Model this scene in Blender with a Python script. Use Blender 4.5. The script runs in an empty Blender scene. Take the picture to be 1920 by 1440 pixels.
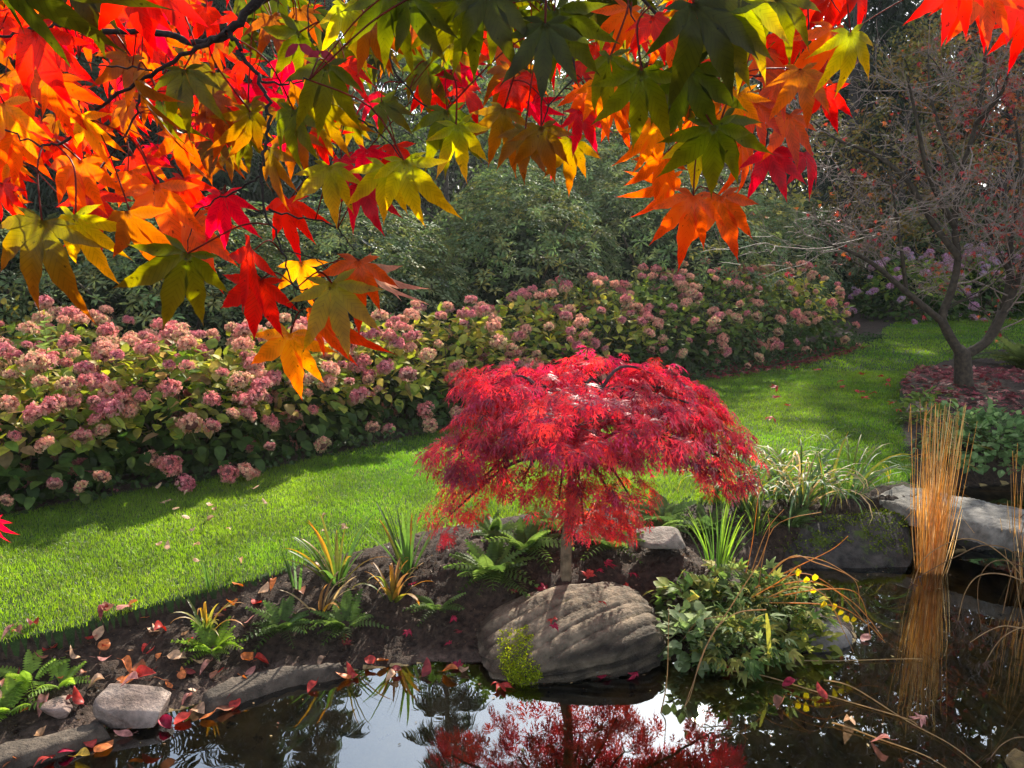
import bpy, math, random
import numpy as np
from math import radians, sin, cos, pi
S = bpy.context.scene
COL = S.collection
rng = np.random.default_rng(7)
random.seed(7)

# ------------------------------------------------------------------ camera, world, sun, exposure
CAMZ = 1.9
FPX = 1500.0
PITCH = math.atan(260 / 1500)
cd = bpy.data.cameras.new('camera'); cam = bpy.data.objects.new('camera', cd); COL.objects.link(cam)
cd.sensor_width = 36; cd.lens = 36 * FPX / 1920; cd.clip_start = 0.05; cd.clip_end = 600
cam.location = (0, 0, CAMZ); cam.rotation_euler = (pi / 2 - PITCH, 0, 0)
S.camera = cam

SUN_EL, SUN_AZ = radians(31.5), radians(14.3)
SUN_DIR = np.array([sin(SUN_AZ) * cos(SUN_EL), cos(SUN_AZ) * cos(SUN_EL), sin(SUN_EL)])
W = bpy.data.worlds.new('World'); S.world = W; W.use_nodes = True
wn = W.node_tree; bg = wn.nodes['Background']
sky = wn.nodes.new('ShaderNodeTexSky'); sky.sky_type = 'NISHITA'; sky.sun_disc = False
sky.sun_elevation = SUN_EL; sky.sun_rotation = SUN_AZ; sky.air_density = 1.0; sky.dust_density = .7; sky.ozone_density = 1.0
hsv = wn.nodes.new('ShaderNodeHueSaturation'); hsv.inputs['Saturation'].default_value = .55; wn.links.new(sky.outputs[0], hsv.inputs['Color']); wn.links.new(hsv.outputs[0], bg.inputs[0]); bg.inputs[1].default_value = 0.15
sd = bpy.data.lights.new('sun', 'SUN'); sun = bpy.data.objects.new('sun', sd); COL.objects.link(sun)
sd.energy = 4.5; sd.angle = radians(0.6); sd.color = (1.0, 0.92, 0.78)
sun.rotation_euler = (pi / 2 - SUN_EL, 0, pi - SUN_AZ)
S.view_settings.view_transform = 'Standard'; S.view_settings.look = 'None'
S.view_settings.exposure = 1.33; S.view_settings.gamma = 1.0
c = S.cycles
c.max_bounces = 7; c.diffuse_bounces = 4; c.glossy_bounces = 3; c.transmission_bounces = 4; c.transparent_max_bounces = 8
c.use_denoising = True; c.sample_clamp_indirect = 6.0; c.caustics_reflective = False; c.caustics_refractive = False

# ------------------------------------------------------------------ helpers
def ray(px, py):
    u = (720 - py) / FPX
    return np.array([(px - 960) / FPX, cos(PITCH) + u * sin(PITCH), -sin(PITCH) + u * cos(PITCH)])
def atz(px, py, z):
    d = ray(px, py); return d * ((z - CAMZ) / d[2]) + np.array([0, 0, CAMZ])
def aty(px, py, Y):
    d = ray(px, py); return d * (Y / d[1]) + np.array([0, 0, CAMZ])
def nrm(v): return v / (np.linalg.norm(v, axis=-1, keepdims=True) + 1e-12)
def hash2(ix, iy, s):
    h = (ix.astype(np.int64) * 374761393 + iy.astype(np.int64) * 668265263 + s * 974711) & 0x7fffffff
    h = ((h ^ (h >> 13)) * 1274126177) & 0x7fffffff
    return ((h ^ (h >> 16)) & 0xffff) / 65535.0
def vnoise(x, y, s=0):
    x = np.asarray(x, float); y = np.asarray(y, float)
    ix = np.floor(x); iy = np.floor(y); fx = x - ix; fy = y - iy
    fx = fx * fx * (3 - 2 * fx); fy = fy * fy * (3 - 2 * fy)
    ix = ix.astype(np.int64); iy = iy.astype(np.int64)
    a = hash2(ix, iy, s); b = hash2(ix + 1, iy, s); c_ = hash2(ix, iy + 1, s); d = hash2(ix + 1, iy + 1, s)
    return (a * (1 - fx) + b * fx) * (1 - fy) + (c_ * (1 - fx) + d * fx) * fy
def fbm(x, y, o=4, s=0):
    r = 0; a = .5
    for k in range(o):
        r = r + a * vnoise(x * 2 ** k, y * 2 ** k, s + k); a *= .5
    return r
def n3(p, f, s=0):
    return (fbm(p[:, 0] * f, p[:, 1] * f, 3, s) + fbm(p[:, 1] * f + 7, p[:, 2] * f, 3, s + 5) + fbm(p[:, 2] * f + 3, p[:, 0] * f, 3, s + 9)) / 3 - .44
def sstep(a, b, x):
    t = np.clip((x - a) / (b - a), 0, 1); return t * t * (3 - 2 * t)
def inpoly(x, y, poly):
    x = np.asarray(x); y = np.asarray(y); r = np.zeros(x.shape, bool); n = len(poly)
    for i in range(n):
        x1, y1 = poly[i]; x2, y2 = poly[(i + 1) % n]
        if y1 == y2: continue
        c_ = ((y1 > y) != (y2 > y)) & (x < (x2 - x1) * (y - y1) / (y2 - y1) + x1)
        r ^= c_
    return r
def dpoly(x, y, poly):
    best = np.full(np.shape(x), 1e9); n = len(poly)
    for i in range(n):
        x1, y1 = poly[i]; x2, y2 = poly[(i + 1) % n]; dx, dy = x2 - x1, y2 - y1
        t = np.clip(((x - x1) * dx + (y - y1) * dy) / (dx * dx + dy * dy + 1e-12), 0, 1)
        best = np.minimum(best, np.hypot(x - x1 - t * dx, y - y1 - t * dy))
    return best

class MB:
    """collects triangles with vertex colours, then links them as ONE mesh object"""
    def __init__(s): s.V = []; s.F = []; s.C = []; s.A = []; s.n = 0
    def raw(s, V, F, C, A=None):
        V = np.asarray(V, float); F = np.asarray(F, int); C = np.asarray(C, float)
        if C.ndim == 1: C = np.repeat(C[None], len(V), 0)
        s.V.append(V); s.F.append(F + s.n); s.C.append(C); s.A.append(np.ones(len(V)) if A is None else A); s.n += len(V)
    def inst(s, T, M, P, C):
        TV, TF = T[0], T[1]; n = len(P); k = len(TV)
        TVn = TV if TV.ndim == 3 else None
        V = np.einsum('nij,nkj->nki', M, TVn) if TVn is not None else np.einsum('nij,kj->nki', M, TV)
        if TVn is not None: k = TV.shape[1]
        V = V + P[:, None, :]
        F = TF[None] + (np.arange(n) * k)[:, None, None]
        C = np.asarray(C, float)
        if C.ndim == 2: C = np.repeat(C[:, None], k, 1)
        s.raw(V.reshape(-1, 3), F.reshape(-1, 3), C.reshape(-1, 3))
    def tube(s, pts, rad, sides=5, col=(.05, .04, .03)):
        pts = np.asarray(pts, float); n = len(pts)
        rad = np.interp(np.linspace(0, 1, n), np.linspace(0, 1, len(rad)), rad) if np.ndim(rad) and len(rad) != n else np.broadcast_to(rad, (n,))
        t = nrm(np.gradient(pts, axis=0)); a = np.array([.31, .17, .93]) if abs(t[0][2]) < .9 else np.array([1., .2, 0])
        u = nrm(np.cross(t, a)); v = np.cross(t, u)
        an = np.arange(sides) * 2 * pi / sides
        V = pts[:, None] + rad[:, None, None] * (np.cos(an)[None, :, None] * u[:, None] + np.sin(an)[None, :, None] * v[:, None])
        i = np.arange(n - 1)[:, None] * sides; j = np.arange(sides)[None]; j2 = (j + 1) % sides
        F = np.stack([np.stack([i + j, i + j2, i + sides + j2], -1), np.stack([i + j, i + sides + j2, i + sides + j], -1)], 2).reshape(-1, 3)
        V = np.concatenate([V.reshape(-1, 3), pts[-1:] + t[-1:] * rad[-1]]); e = len(V) - 1; b = (n - 1) * sides
        cap = np.array([[b + q, b + (q + 1) % sides, e] for q in range(sides)])
        s.raw(V, np.concatenate([F, cap]), np.asarray(col))
    def build(s, name, mat, parent=None, smooth=True, origin=None):
        me = bpy.data.meshes.new(name)
        V = np.concatenate(s.V).astype(np.float32); F = np.concatenate(s.F).astype(np.int32); C = np.concatenate(s.C).astype(np.float32)
        if origin is not None: V = V - np.asarray(origin, np.float32)
        me.vertices.add(len(V)); me.vertices.foreach_set('co', V.ravel())
        me.loops.add(F.size); me.loops.foreach_set('vertex_index', F.ravel())
        me.polygons.add(len(F)); me.polygons.foreach_set('loop_start', np.arange(0, F.size, 3, dtype=np.int32))
        me.polygons.foreach_set('use_smooth', np.full(len(F), smooth))
        at = me.color_attributes.new('Col', 'FLOAT_COLOR', 'POINT')
        at.data.foreach_set('color', np.concatenate([C, np.concatenate(s.A).astype(np.float32)[:, None]], 1).ravel())
        me.materials.append(mat); me.update(calc_edges=True)
        o = bpy.data.objects.new(name, me); COL.objects.link(o)
        if parent is not None: o.parent = parent
        if origin is not None and parent is None: o.location = origin
        return o
def tag(o, label=None, cat=None, group=None, kind=None):
    if label: o['label'] = label
    if cat: o['category'] = cat
    if group: o['group'] = group
    if kind: o['kind'] = kind
    return o
def thing(name, label, cat, loc=(0, 0, 0), group=None):
    o = bpy.data.objects.new(name, None); COL.objects.link(o); o.location = loc; o.empty_display_size = .1
    return tag(o, label, cat, group)
def basis(d, nz, roll=None):
    """columns: side, along d, normal near nz"""
    d = nrm(np.asarray(d, float)); nz = np.asarray(nz, float)
    s_ = np.cross(d, nz); bad = np.linalg.norm(s_, axis=-1) < 1e-4
    if np.any(bad): s_[bad] = np.cross(d[bad], np.array([.3, .9, .1]))
    s_ = nrm(s_); n_ = np.cross(s_, d)
    if roll is not None:
        cr, sr = np.cos(roll)[:, None], np.sin(roll)[:, None]
        s_, n_ = s_ * cr + n_ * sr, n_ * cr - s_ * sr
    return np.stack([s_, d, n_], -1)
def rdir(n):
    return nrm(rng.normal(size=(n, 3)))
def pick(cols, n, jit=.18):
    cols = np.asarray(cols, float); c_ = cols[rng.integers(0, len(cols), n)]
    t = rng.random((n, 1)); c_ = c_ * (1 - t * .5) + cols[rng.integers(0, len(cols), n)] * t * .5
    return np.clip(c_ * (1 + jit * rng.normal(size=(n, 1))), .002, 1)

# ------------------------------------------------------------------ materials
def mat_base(name):
    m = bpy.data.materials.new(name); m.use_nodes = True; nt = m.node_tree; nt.nodes.clear()
    out = nt.nodes.new('ShaderNodeOutputMaterial'); return m, nt, out
def N(nt, t, **kw):
    n = nt.nodes.new(t)
    for k, v in kw.items():
        if k in n.inputs: n.inputs[k].default_value = v
        else: setattr(n, k, v)
    return n
def leaf_mat(name, trans=.5, gloss=.06, rough=.35, tval=1.6, tsat=1.1, nscale=40, namp=.35, thue=.5, veins=False):
    m, nt, out = mat_base(name); L = nt.links.new
    at = N(nt, 'ShaderNodeAttribute', attribute_name='Col')
    tc = N(nt, 'ShaderNodeTexCoord'); nz = N(nt, 'ShaderNodeTexNoise', Scale=nscale, Detail=3.0)
    L(tc.outputs['Object'], nz.inputs['Vector'])
    mr = N(nt, 'ShaderNodeMapRange'); L(nz.outputs[0], mr.inputs[0]); mr.inputs[1].default_value = .3; mr.inputs[2].default_value = .7
    mr.inputs[3].default_value = 1 - namp; mr.inputs[4].default_value = 1 + namp
    mul = N(nt, 'ShaderNodeVectorMath', operation='SCALE'); L(at.outputs['Color'], mul.inputs[0]); L(mr.outputs[0], mul.inputs['Scale'])
    src = mul.outputs[0]
    if veins:   # side veins run as chevrons along each lobe (leaf coordinate kept in the alpha of the colour), with brown specks
        f = N(nt, 'ShaderNodeMath', operation='MULTIPLY'); L(at.outputs['Alpha'], f.inputs[0]); f.inputs[1].default_value = 13.0
        fr = N(nt, 'ShaderNodeMath', operation='PINGPONG'); L(f.outputs[0], fr.inputs[0]); fr.inputs[1].default_value = .5
        v1 = N(nt, 'ShaderNodeMapRange'); L(fr.outputs[0], v1.inputs[0]); v1.inputs[1].default_value = .0; v1.inputs[2].default_value = .13; v1.inputs[3].default_value = .72; v1.inputs[4].default_value = 1.0
        sp = N(nt, 'ShaderNodeTexNoise', Scale=170.0, Detail=2.0); L(tc.outputs['Object'], sp.inputs['Vector'])
        s1 = N(nt, 'ShaderNodeMapRange'); L(sp.outputs[0], s1.inputs[0]); s1.inputs[1].default_value = .69; s1.inputs[2].default_value = .74; s1.inputs[3].default_value = 1.0; s1.inputs[4].default_value = .35
        vm = N(nt, 'ShaderNodeMath', operation='MULTIPLY'); L(v1.outputs[0], vm.inputs[0]); L(s1.outputs[0], vm.inputs[1])
        m3 = N(nt, 'ShaderNodeVectorMath', operation='SCALE'); L(src, m3.inputs[0]); L(vm.outputs[0], m3.inputs['Scale']); src = m3.outputs[0]
    d = N(nt, 'ShaderNodeBsdfDiffuse'); L(src, d.inputs[0])
    hs = N(nt, 'ShaderNodeHueSaturation', Saturation=tsat, Value=tval, Hue=thue); L(src, hs.inputs['Color'])
    t = N(nt, 'ShaderNodeBsdfTranslucent'); L(hs.outputs[0], t.inputs[0])
    mx = N(nt, 'ShaderNodeMixShader', Fac=trans); L(d.outputs[0], mx.inputs[1]); L(t.outputs[0], mx.inputs[2])
    g = N(nt, 'ShaderNodeBsdfGlossy', Roughness=rough); g.inputs[0].default_value = (1, 1, 1, 1)
    lw = N(nt, 'ShaderNodeLayerWeight', Blend=.25)
    ml = N(nt, 'ShaderNodeMath', operation='MULTIPLY_ADD'); L(lw.outputs['Fresnel'], ml.inputs[0]); ml.inputs[1].default_value = gloss * 2; ml.inputs[2].default_value = gloss * .5
    m2 = N(nt, 'ShaderNodeMixShader'); L(ml.outputs[0], m2.inputs[0]); L(mx.outputs[0], m2.inputs[1]); L(g.outputs[0], m2.inputs[2])
    L(m2.outputs[0], out.inputs[0]); return m
def solid_mat(name, rough=.8, spec=.3, nscale=30, namp=.5, bump=.3, bscale=80, tint=None, bdist=.01):
    """vertex colour x fine noise, with bump"""
    m, nt, out = mat_base(name); L = nt.links.new
    at = N(nt, 'ShaderNodeAttribute', attribute_name='Col'); tc = N(nt, 'ShaderNodeTexCoord')
    nz = N(nt, 'ShaderNodeTexNoise', Scale=nscale, Detail=6.0); L(tc.outputs['Object'], nz.inputs['Vector'])
    mr = N(nt, 'ShaderNodeMapRange'); L(nz.outputs[0], mr.inputs[0]); mr.inputs[1].default_value = .3; mr.inputs[2].default_value = .7
    mr.inputs[3].default_value = 1 - namp; mr.inputs[4].default_value = 1 + namp
    mul = N(nt, 'ShaderNodeVectorMath', operation='SCALE'); L(at.outputs['Color'], mul.inputs[0]); L(mr.outputs[0], mul.inputs['Scale'])
    p = N(nt, 'ShaderNodeBsdfPrincipled', Roughness=rough); p.inputs['Specular IOR Level'].default_value = spec
    colo = mul.outputs[0]
    if tint:
        n2 = N(nt, 'ShaderNodeTexNoise', Scale=tint[1], Detail=5.0, Roughness=.65); L(tc.outputs['Object'], n2.inputs['Vector'])
        cr = N(nt, 'ShaderNodeMapRange'); L(n2.outputs[0], cr.inputs[0]); cr.inputs[1].default_value = tint[2]; cr.inputs[2].default_value = tint[2] + .08
        mc = N(nt, 'ShaderNodeMix', data_type='RGBA'); L(cr.outputs[0], mc.inputs[0]); L(colo, mc.inputs[6]); mc.inputs[7].default_value = (*tint[0], 1); colo = mc.outputs[2]
    L(colo, p.inputs['Base Color'])
    nb = N(nt, 'ShaderNodeTexNoise', Scale=bscale, Detail=6.0, Roughness=.65); L(tc.outputs['Object'], nb.inputs['Vector'])
    b = N(nt, 'ShaderNodeBump', Strength=bump, Distance=bdist); L(nb.outputs[0], b.inputs['Height']); L(b.outputs[0], p.inputs['Normal'])
    L(p.outputs[0], out.inputs[0]); return m

M_MAPLE = leaf_mat('maple_leaf', trans=.80, gloss=.022, rough=.4, tval=1.4, tsat=1.08, nscale=45, namp=.32, veins=True)
M_LACE = leaf_mat('lace_leaf', trans=.48, gloss=.028, rough=.45, tval=2.0, tsat=1.03, nscale=30, namp=.25)
M_HYD = leaf_mat('hydrangea_leaf', trans=.45, gloss=.02, rough=.45, tval=1.5, nscale=25, namp=.3)
M_FLOWER = leaf_mat('hydrangea_flower', trans=.4, gloss=.01, rough=.6, tval=1.2, tsat=1.0, nscale=60, namp=.3)
M_RHODO = leaf_mat('rhododendron_leaf', trans=.34, gloss=.014, rough=.55, tval=1.6, nscale=8, namp=.3)
M_TREE = leaf_mat('tree_leaf', trans=.4, gloss=.03, rough=.5, tval=1.5, nscale=2, namp=.35)
M_GRASS = leaf_mat('grass_blade', trans=.5, gloss=.02, rough=.45, tval=2.25, nscale=3, namp=.3)
M_BLADE = leaf_mat('iris_blade', trans=.5, gloss=.02, rough=.5, tval=1.5, nscale=40, namp=.25)
M_FERN = leaf_mat('fern_leaf', trans=.45, gloss=.015, rough=.45, tval=1.5, nscale=40, namp=.25)
M_FALLEN = leaf_mat('fallen_leaf', trans=.25, gloss=.025, rough=.4, tval=1.4, nscale=60, namp=.35)
M_BARK = solid_mat('bark', rough=.85, nscale=25, namp=.5, bump=.6, bscale=60, bdist=.02)
M_BARK_FINE = solid_mat('smooth_bark', rough=.6, nscale=60, namp=.35, bump=.4, bscale=150, bdist=.004, tint=((.26, .25, .19), 18, .71))
M_SOIL = solid_mat('soil', rough=.85, spec=.25, nscale=35, namp=.6, bump=1.0, bscale=90, bdist=.02)
M_LAWNSOIL = solid_mat('lawn_soil', rough=.9, nscale=20, namp=.4, bump=.8, bscale=60, bdist=.02)
M_BED = solid_mat('pond_mud', rough=.9, nscale=9, namp=.6, bump=.6, bscale=30, tint=((.10, .07, .03), 14, .6))
M_ROCK = solid_mat('rock', rough=.8, spec=.3, nscale=16, namp=.55, bump=1.0, bscale=48, bdist=.02, tint=((.22, .22, .19), 22, .68))
M_MOSSROCK = solid_mat('mossy_rock', rough=.75, spec=.35, nscale=16, namp=.55, bump=1.0, bscale=38, bdist=.03, tint=((.085, .115, .015), 7, .55))
M_MOSS = leaf_mat('moss', trans=.4, gloss=.0, rough=.7, tval=1.4, nscale=50, namp=.3)
# ------------------------------------------------------------------ setting: terrain, water
POND = [(-7, 1.0), (-4, 1.75), (-2.6, 2.4), (-1.92, 2.72), (-1.63, 2.93), (-1.37, 3.05), (-1.18, 3.2), (-.87, 3.34), (-.39, 3.42), (-.15, 3.42), (.1, 3.5), (.62, 3.5), (.85, 3.4),
        (1.05, 3.42), (1.35, 3.5), (1.66, 3.62), (1.74, 3.85), (1.5, 4.2), (1.62, 4.46), (2.0, 4.6), (2.44, 4.72), (2.85, 4.8), (3.0, 5.05), (3.05, 5.5), (3.5, 6.1), (4.6, 6.4), (7, 6.0), (9, 4), (9, 1.2), (3, 1.0), (-2, .9)]
LAWN = [(-9, .2), (-4, 2.2), (-2.9, 2.75), (-2.16, 3.14), (-1.93, 3.27), (-1.65, 3.52), (-1.29, 3.79), (-1.12, 3.96), (-.76, 4.19), (-.5, 4.44), (.13, 4.76), (.82, 4.92), (1.5, 5.0), (2.0, 5.1), (2.33, 5.26),
        (2.72, 5.40), (2.95, 5.7), (3.25, 6.4), (3.6, 7.21), (4.05, 8.15), (4.7, 9.5), (5.3, 10.34), (6.76, 11.97), (8.46, 13.13), (13, 15.5), (16, 20), (12.86, 20.4), (8.85, 18.1), (7.4, 15.9), (6.6, 14.28), (4.11, 11.3),
        (2.23, 9.71), (.81, 8.5), (-.54, 7.21), (-1.83, 5.78), (-2.71, 5.14), (-3.15, 4.71), (-5, 3.4), (-9, .9)]
def height(x, y, lawn=None):
    ins = inpoly(x, y, POND); d = dpoly(x, y, POND); d = np.where(ins, -d, d)
    d = d + .05 * (vnoise(x * 6, y * 6, 3) - .5)
    if lawn is None: lawn = inpoly(x, y, LAWN)
    dl = np.where(lawn, 0, dpoly(x, y, LAWN))
    up = .25 * sstep(-.02, .8, d) + .012 * sstep(0, .03, d)
    wq = sstep(.9, 1.7, x) * sstep(3.9, 4.5, y); up = up * (1 - wq) + (.25 * sstep(0, .3, d) + .012) * wq
    dn = -.5 * sstep(0, 1.0, -d) - .01
    h = np.where(d > 0, up, dn)
    h = np.where(lawn, .25, h)
    soil = (~lawn) & (d > 0)
    amp = np.clip(dl / .12, .15, 1) * np.clip(d / .1, .2, 1)
    near = y < 9
    rough = .06 * (fbm(x * 7 + .4 * y, y * 7, 4, 11) - .45) + .045 * (fbm(x * 23 + 3 * vnoise(x * 9, y * 9, 2), y * 23 - .6 * x, 3, 21) - .45) + .03 * (vnoise(x * 52 + y * 9, y * 52, 77) - .5)
    h = h + np.where(soil & near, amp * rough, 0)
    h = h + .09 * np.exp(-(((x - .3) / .55) ** 2 + ((y - 4.0) / .4) ** 2)) * soil
    h = h + np.where(soil & (x > 3), .10 * np.exp(-(((x - 5.4) / 1.6) ** 2 + ((y - 8.8) / 1.6) ** 2)), 0)
    h = h + .012 * (fbm(x * 1.3, y * 1.3, 3, 31) - .45) * (y > 3.2)
    return h
def hz(x, y): return float(height(np.array([float(x)]), np.array([float(y)]))[0])

def axis(pts):
    r = []
    for a, b, st in pts: r.append(np.arange(a, b - 1e-6, st))
    return np.concatenate(r + [np.array([pts[-1][1]])])
gx = axis([(-9, -3, .15), (-3, -2.5, .04), (-2.5, 3.2, .02), (3.2, 6.5, .05), (6.5, 16, .25)])
gy = axis([(-1, 2.2, .2), (2.2, 5.5, .02), (5.5, 9, .05), (9, 21, .12)])
X, Y = np.meshgrid(gx, gy, indexing='ij'); lawnv = inpoly(X.ravel(), Y.ravel(), LAWN)
H = height(X.ravel(), Y.ravel(), lawnv)
H = np.where((X.ravel() <= -9) | (X.ravel() >= 16) | (Y.ravel() <= -1) | (Y.ravel() >= 21), .25, H)
nx, ny = len(gx), len(gy)
V = np.stack([X.ravel(), Y.ravel(), H], 1)
i, j = np.meshgrid(np.arange(nx - 1), np.arange(ny - 1), indexing='ij'); a = (i * ny + j).ravel()
Q = np.stack([a, a + ny, a + ny + 1, a + 1], 1)
cx = V[Q].mean(1); inl = inpoly(cx[:, 0], cx[:, 1], LAWN); inp = inpoly(cx[:, 0], cx[:, 1], POND)
def patch(mask, name, mat, colf):
    q = Q[mask]; u, inv = np.unique(q, return_inverse=True); q = inv.reshape(-1, 4)
    m = MB(); v = V[u]; m.raw(v, np.concatenate([q[:, [0, 1, 2]], q[:, [0, 2, 3]]]), colf(v))
    return tag(m.build(name, mat), kind='structure')
def soilcol(v):
    n_ = fbm(v[:, 0] * 5, v[:, 1] * 5, 4, 41)[:, None]; d = dpoly(v[:, 0], v[:, 1], POND)[:, None]
    c_ = np.array([.030, .018, .012]) * (1 - n_) + np.array([.082, .052, .035]) * n_
    sand = np.array([.15, .10, .075]); w = sstep(.16, .02, d) * sstep(.4, .55, fbm(v[:, 0] * 3, v[:, 1] * 3, 3, 5)[:, None]) * (v[:, :1] < 1.0)
    return c_ * (1 - w * .7) + sand * w * .7
patch(inl, 'lawn', M_LAWNSOIL, lambda v: np.array([.03, .055, .012]) * (.7 + .6 * fbm(v[:, 0] * 2, v[:, 1] * 2, 3, 8)[:, None]))
patch(inp & ~inl, 'pond_bed', M_BED, lambda v: np.array([.36, .25, .11]) * (.6 + .9 * fbm(v[:, 0] * 4, v[:, 1] * 4, 4, 18)[:, None]))
patch(~inl & ~inp, 'planting_bed', M_SOIL, soilcol)
m = MB(); R_ = 320
rect = [(-9, -1), (16, -1), (16, 21), (-9, 21)]; out_ = [(-R_, -R_), (R_, -R_), (R_, R_), (-R_, R_)]
vv = [(*p, .25) for p in rect] + [(*p, .25) for p in out_]; ff = []
for k in range(4):
    k2 = (k + 1) % 4; ff += [(k, 4 + k, 4 + k2), (k, 4 + k2, k2)]
m.raw(vv, ff, (.035, .028, .016)); tag(m.build('ground', M_SOIL), kind='structure')

# water: dark clear pond, mirror-like at this grazing angle
mw, nt, out = mat_base('pond_water_surface'); L = nt.links.new
tr = N(nt, 'ShaderNodeBsdfTransparent'); tr.inputs[0].default_value = (.72, .60, .36, 1)
gl = N(nt, 'ShaderNodeBsdfGlossy', Roughness=.006); gl.inputs[0].default_value = (.86, .95, 1, 1)
fr = N(nt, 'ShaderNodeFresnel', IOR=2.6); mx = N(nt, 'ShaderNodeMixShader')
tc = N(nt, 'ShaderNodeTexCoord'); nz = N(nt, 'ShaderNodeTexNoise', Scale=3.5, Detail=2.0); L(tc.outputs['Object'], nz.inputs['Vector'])
bp = N(nt, 'ShaderNodeBump', Strength=.05, Distance=.02); L(nz.outputs[0], bp.inputs['Height'])
for n_ in (gl, fr): L(bp.outputs[0], n_.inputs['Normal'])
L(fr.outputs[0], mx.inputs[0]); L(tr.outputs[0], mx.inputs[1]); L(gl.outputs[0], mx.inputs[2]); L(mx.outputs[0], out.inputs[0])
m = MB(); m.raw([(-7.2, .7, 0), (9.2, .7, 0), (9.2, 6.6, 0), (-7.2, 6.6, 0)], [(0, 1, 2), (0, 2, 3)], (.1, .1, .1))
tag(m.build('pond_water', mw), kind='structure')

# ------------------------------------------------------------------ leaf templates (local: along +Y, normal +Z)
def T_ovate(n=4, w=.32, fold=.25, droop=.2, tip=.8):
    V = []; F = []
    for k in range(n + 1):
        t = k / n; ww = w * max(0., sin(pi * t ** tip)) ** .8 * (1 if t < .99 else 0); z = -droop * t * t
        V += [(-ww, t, z + fold * ww), (0, t, z), (ww, t, z + fold * ww)]
    for k in range(n):
        a = 3 * k; F += [(a, a + 1, a + 4), (a, a + 4, a + 3), (a + 1, a + 2, a + 5), (a + 1, a + 5, a + 4)]
    return np.array(V, float), np.array(F)
def T_maple(nl=7, curl=.25, seed=0, seg=9, wid=1.0):
    """palmate leaf, petiole joint at the origin, middle lobe along +Y; returns verts, tris, radius 0..1, midrib flag"""
    r = np.random.default_rng(seed); V = []; F = []; Rr = []; Mid = []; Al = []
    if nl == 7: angs = np.radians([-108, -71, -35, 0, 35, 71, 108]); lens = np.array([.34, .68, .92, 1, .92, .68, .34])
    else: angs = np.radians([-74, -37, 0, 37, 74]); lens = np.array([.55, .86, 1, .86, .55])
    angs = angs + r.normal(size=nl) * .07; lens = lens * (1 + r.normal(size=nl) * .07); lens[nl // 2] = max(lens[nl // 2], .95)
    side = r.normal(size=nl) * .12
    for k in range(nl):
        a, l = angs[k], lens[k]; d = np.array([sin(a), cos(a)]); p = np.array([d[1], -d[0]]); base = len(V)
        hl = (a - angs[k - 1]) / 2 if k > 0 else .30; hr = (angs[k + 1] - a) / 2 if k < nl - 1 else .30
        sl = .31 * min(l, lens[k - 1] if k > 0 else l) / l; sr = .31 * min(l, lens[k + 1] if k < nl - 1 else l) / l
        for q in range(seg + 1):
            t = q / seg
            def edge(h, s0):
                if t < s0: w_ = math.tan(min(h, 1.0)) * t
                else:
                    w0 = math.tan(min(h, 1.0)) * s0 * .93; u = (t - s0) / (1 - s0)
                    bul = .102 * wid * sin(pi * u ** .72) ** 1.2 * (1 - .72 * u)
                    w_ = w0 * (1 - u) ** 1.5 + bul
                if q % 2 and .3 < t < .92: w_ += .016
                return w_ * l if t < 1 else 0
            zz = -curl * (t * l) ** 2 * (1 + .6 * abs(a)) ; bend = side[k] * t * t * l * .5
            c_ = d * t * l + p * bend; wl, wr = edge(hl, sl), edge(hr, sr)
            for s_, ww in ((-1, wl), (0, 0), (1, wr)):
                xy = c_ + p * (s_ * ww); V.append((xy[0], xy[1], zz + .22 * ww)); Rr.append(t * l); Mid.append(1. if s_ == 0 else 0.); Al.append(t + .001 - 1.3 * ww + k * 2)
        for q in range(seg):
            b = base + 3 * q; F += [(b, b + 1, b + 4), (b, b + 4, b + 3), (b + 1, b + 2, b + 5), (b + 1, b + 5, b + 4)]
    return np.array(V, float), np.array(F), np.array(Rr), np.array(Mid), np.array(Al)
def T_lace(seed=0, nl=7):
    r = np.random.default_rng(seed); V = []; F = []
    for k in range(nl):
        a = radians(-100 + 200 * k / (nl - 1)) + r.normal() * .1; l = (1 - .45 * abs(a / 1.75)) * (1 + r.normal() * .08); d = np.array([sin(a), cos(a)]); p = np.array([d[1], -d[0]])
        dz = -.35 * l
        def P(t, s_): return (*(d * t * l + p * s_ * l), dz * t * t)
        b = len(V); V += [P(.05, 0), P(.45, -.04), P(.45, .04), P(1, r.normal() * .05)]; F += [(b, b + 1, b + 2), (b + 1, b + 3, b + 2)]
        for t, w in ((.38, .17), (.62, .15)):
            for s_ in (-1, 1):
                b = len(V); V += [P(t - .07, 0), P(t + .07, 0), P(t + .2, s_ * w)]; F += [(b, b + 1, b + 2)]
    return np.array(V, float), np.array(F)
def T_whorl(n=7, seed=0, w=.13, seg=2, droop=.35, up=.25):
    r = np.random.default_rng(seed); V = []; F = []
    for k in range(n):
        a = 2 * pi * k / n + r.normal() * .15; l = .85 + .3 * r.random(); dr = droop * (1 + r.normal() * .3)
        for q in range(seg + 1):
            t = q / seg; ww = w * l * [0, 1.0, 0][q] if seg == 2 else w * l * sin(pi * t)
            for s_ in (-1, 0, 1):
                x = cos(a) * t * l - sin(a) * s_ * ww; y = sin(a) * t * l + cos(a) * s_ * ww
                V.append((x, y, up * t - dr * t * t + .3 * ww * abs(s_)))
        b = len(V) - 3 * (seg + 1)
        for q in range(seg):
            c_ = b + 3 * q; F += [(c_, c_ + 1, c_ + 4), (c_, c_ + 4, c_ + 3), (c_ + 1, c_ + 2, c_ + 5), (c_ + 1, c_ + 5, c_ + 4)]
    return np.array(V, float), np.array(F)
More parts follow.
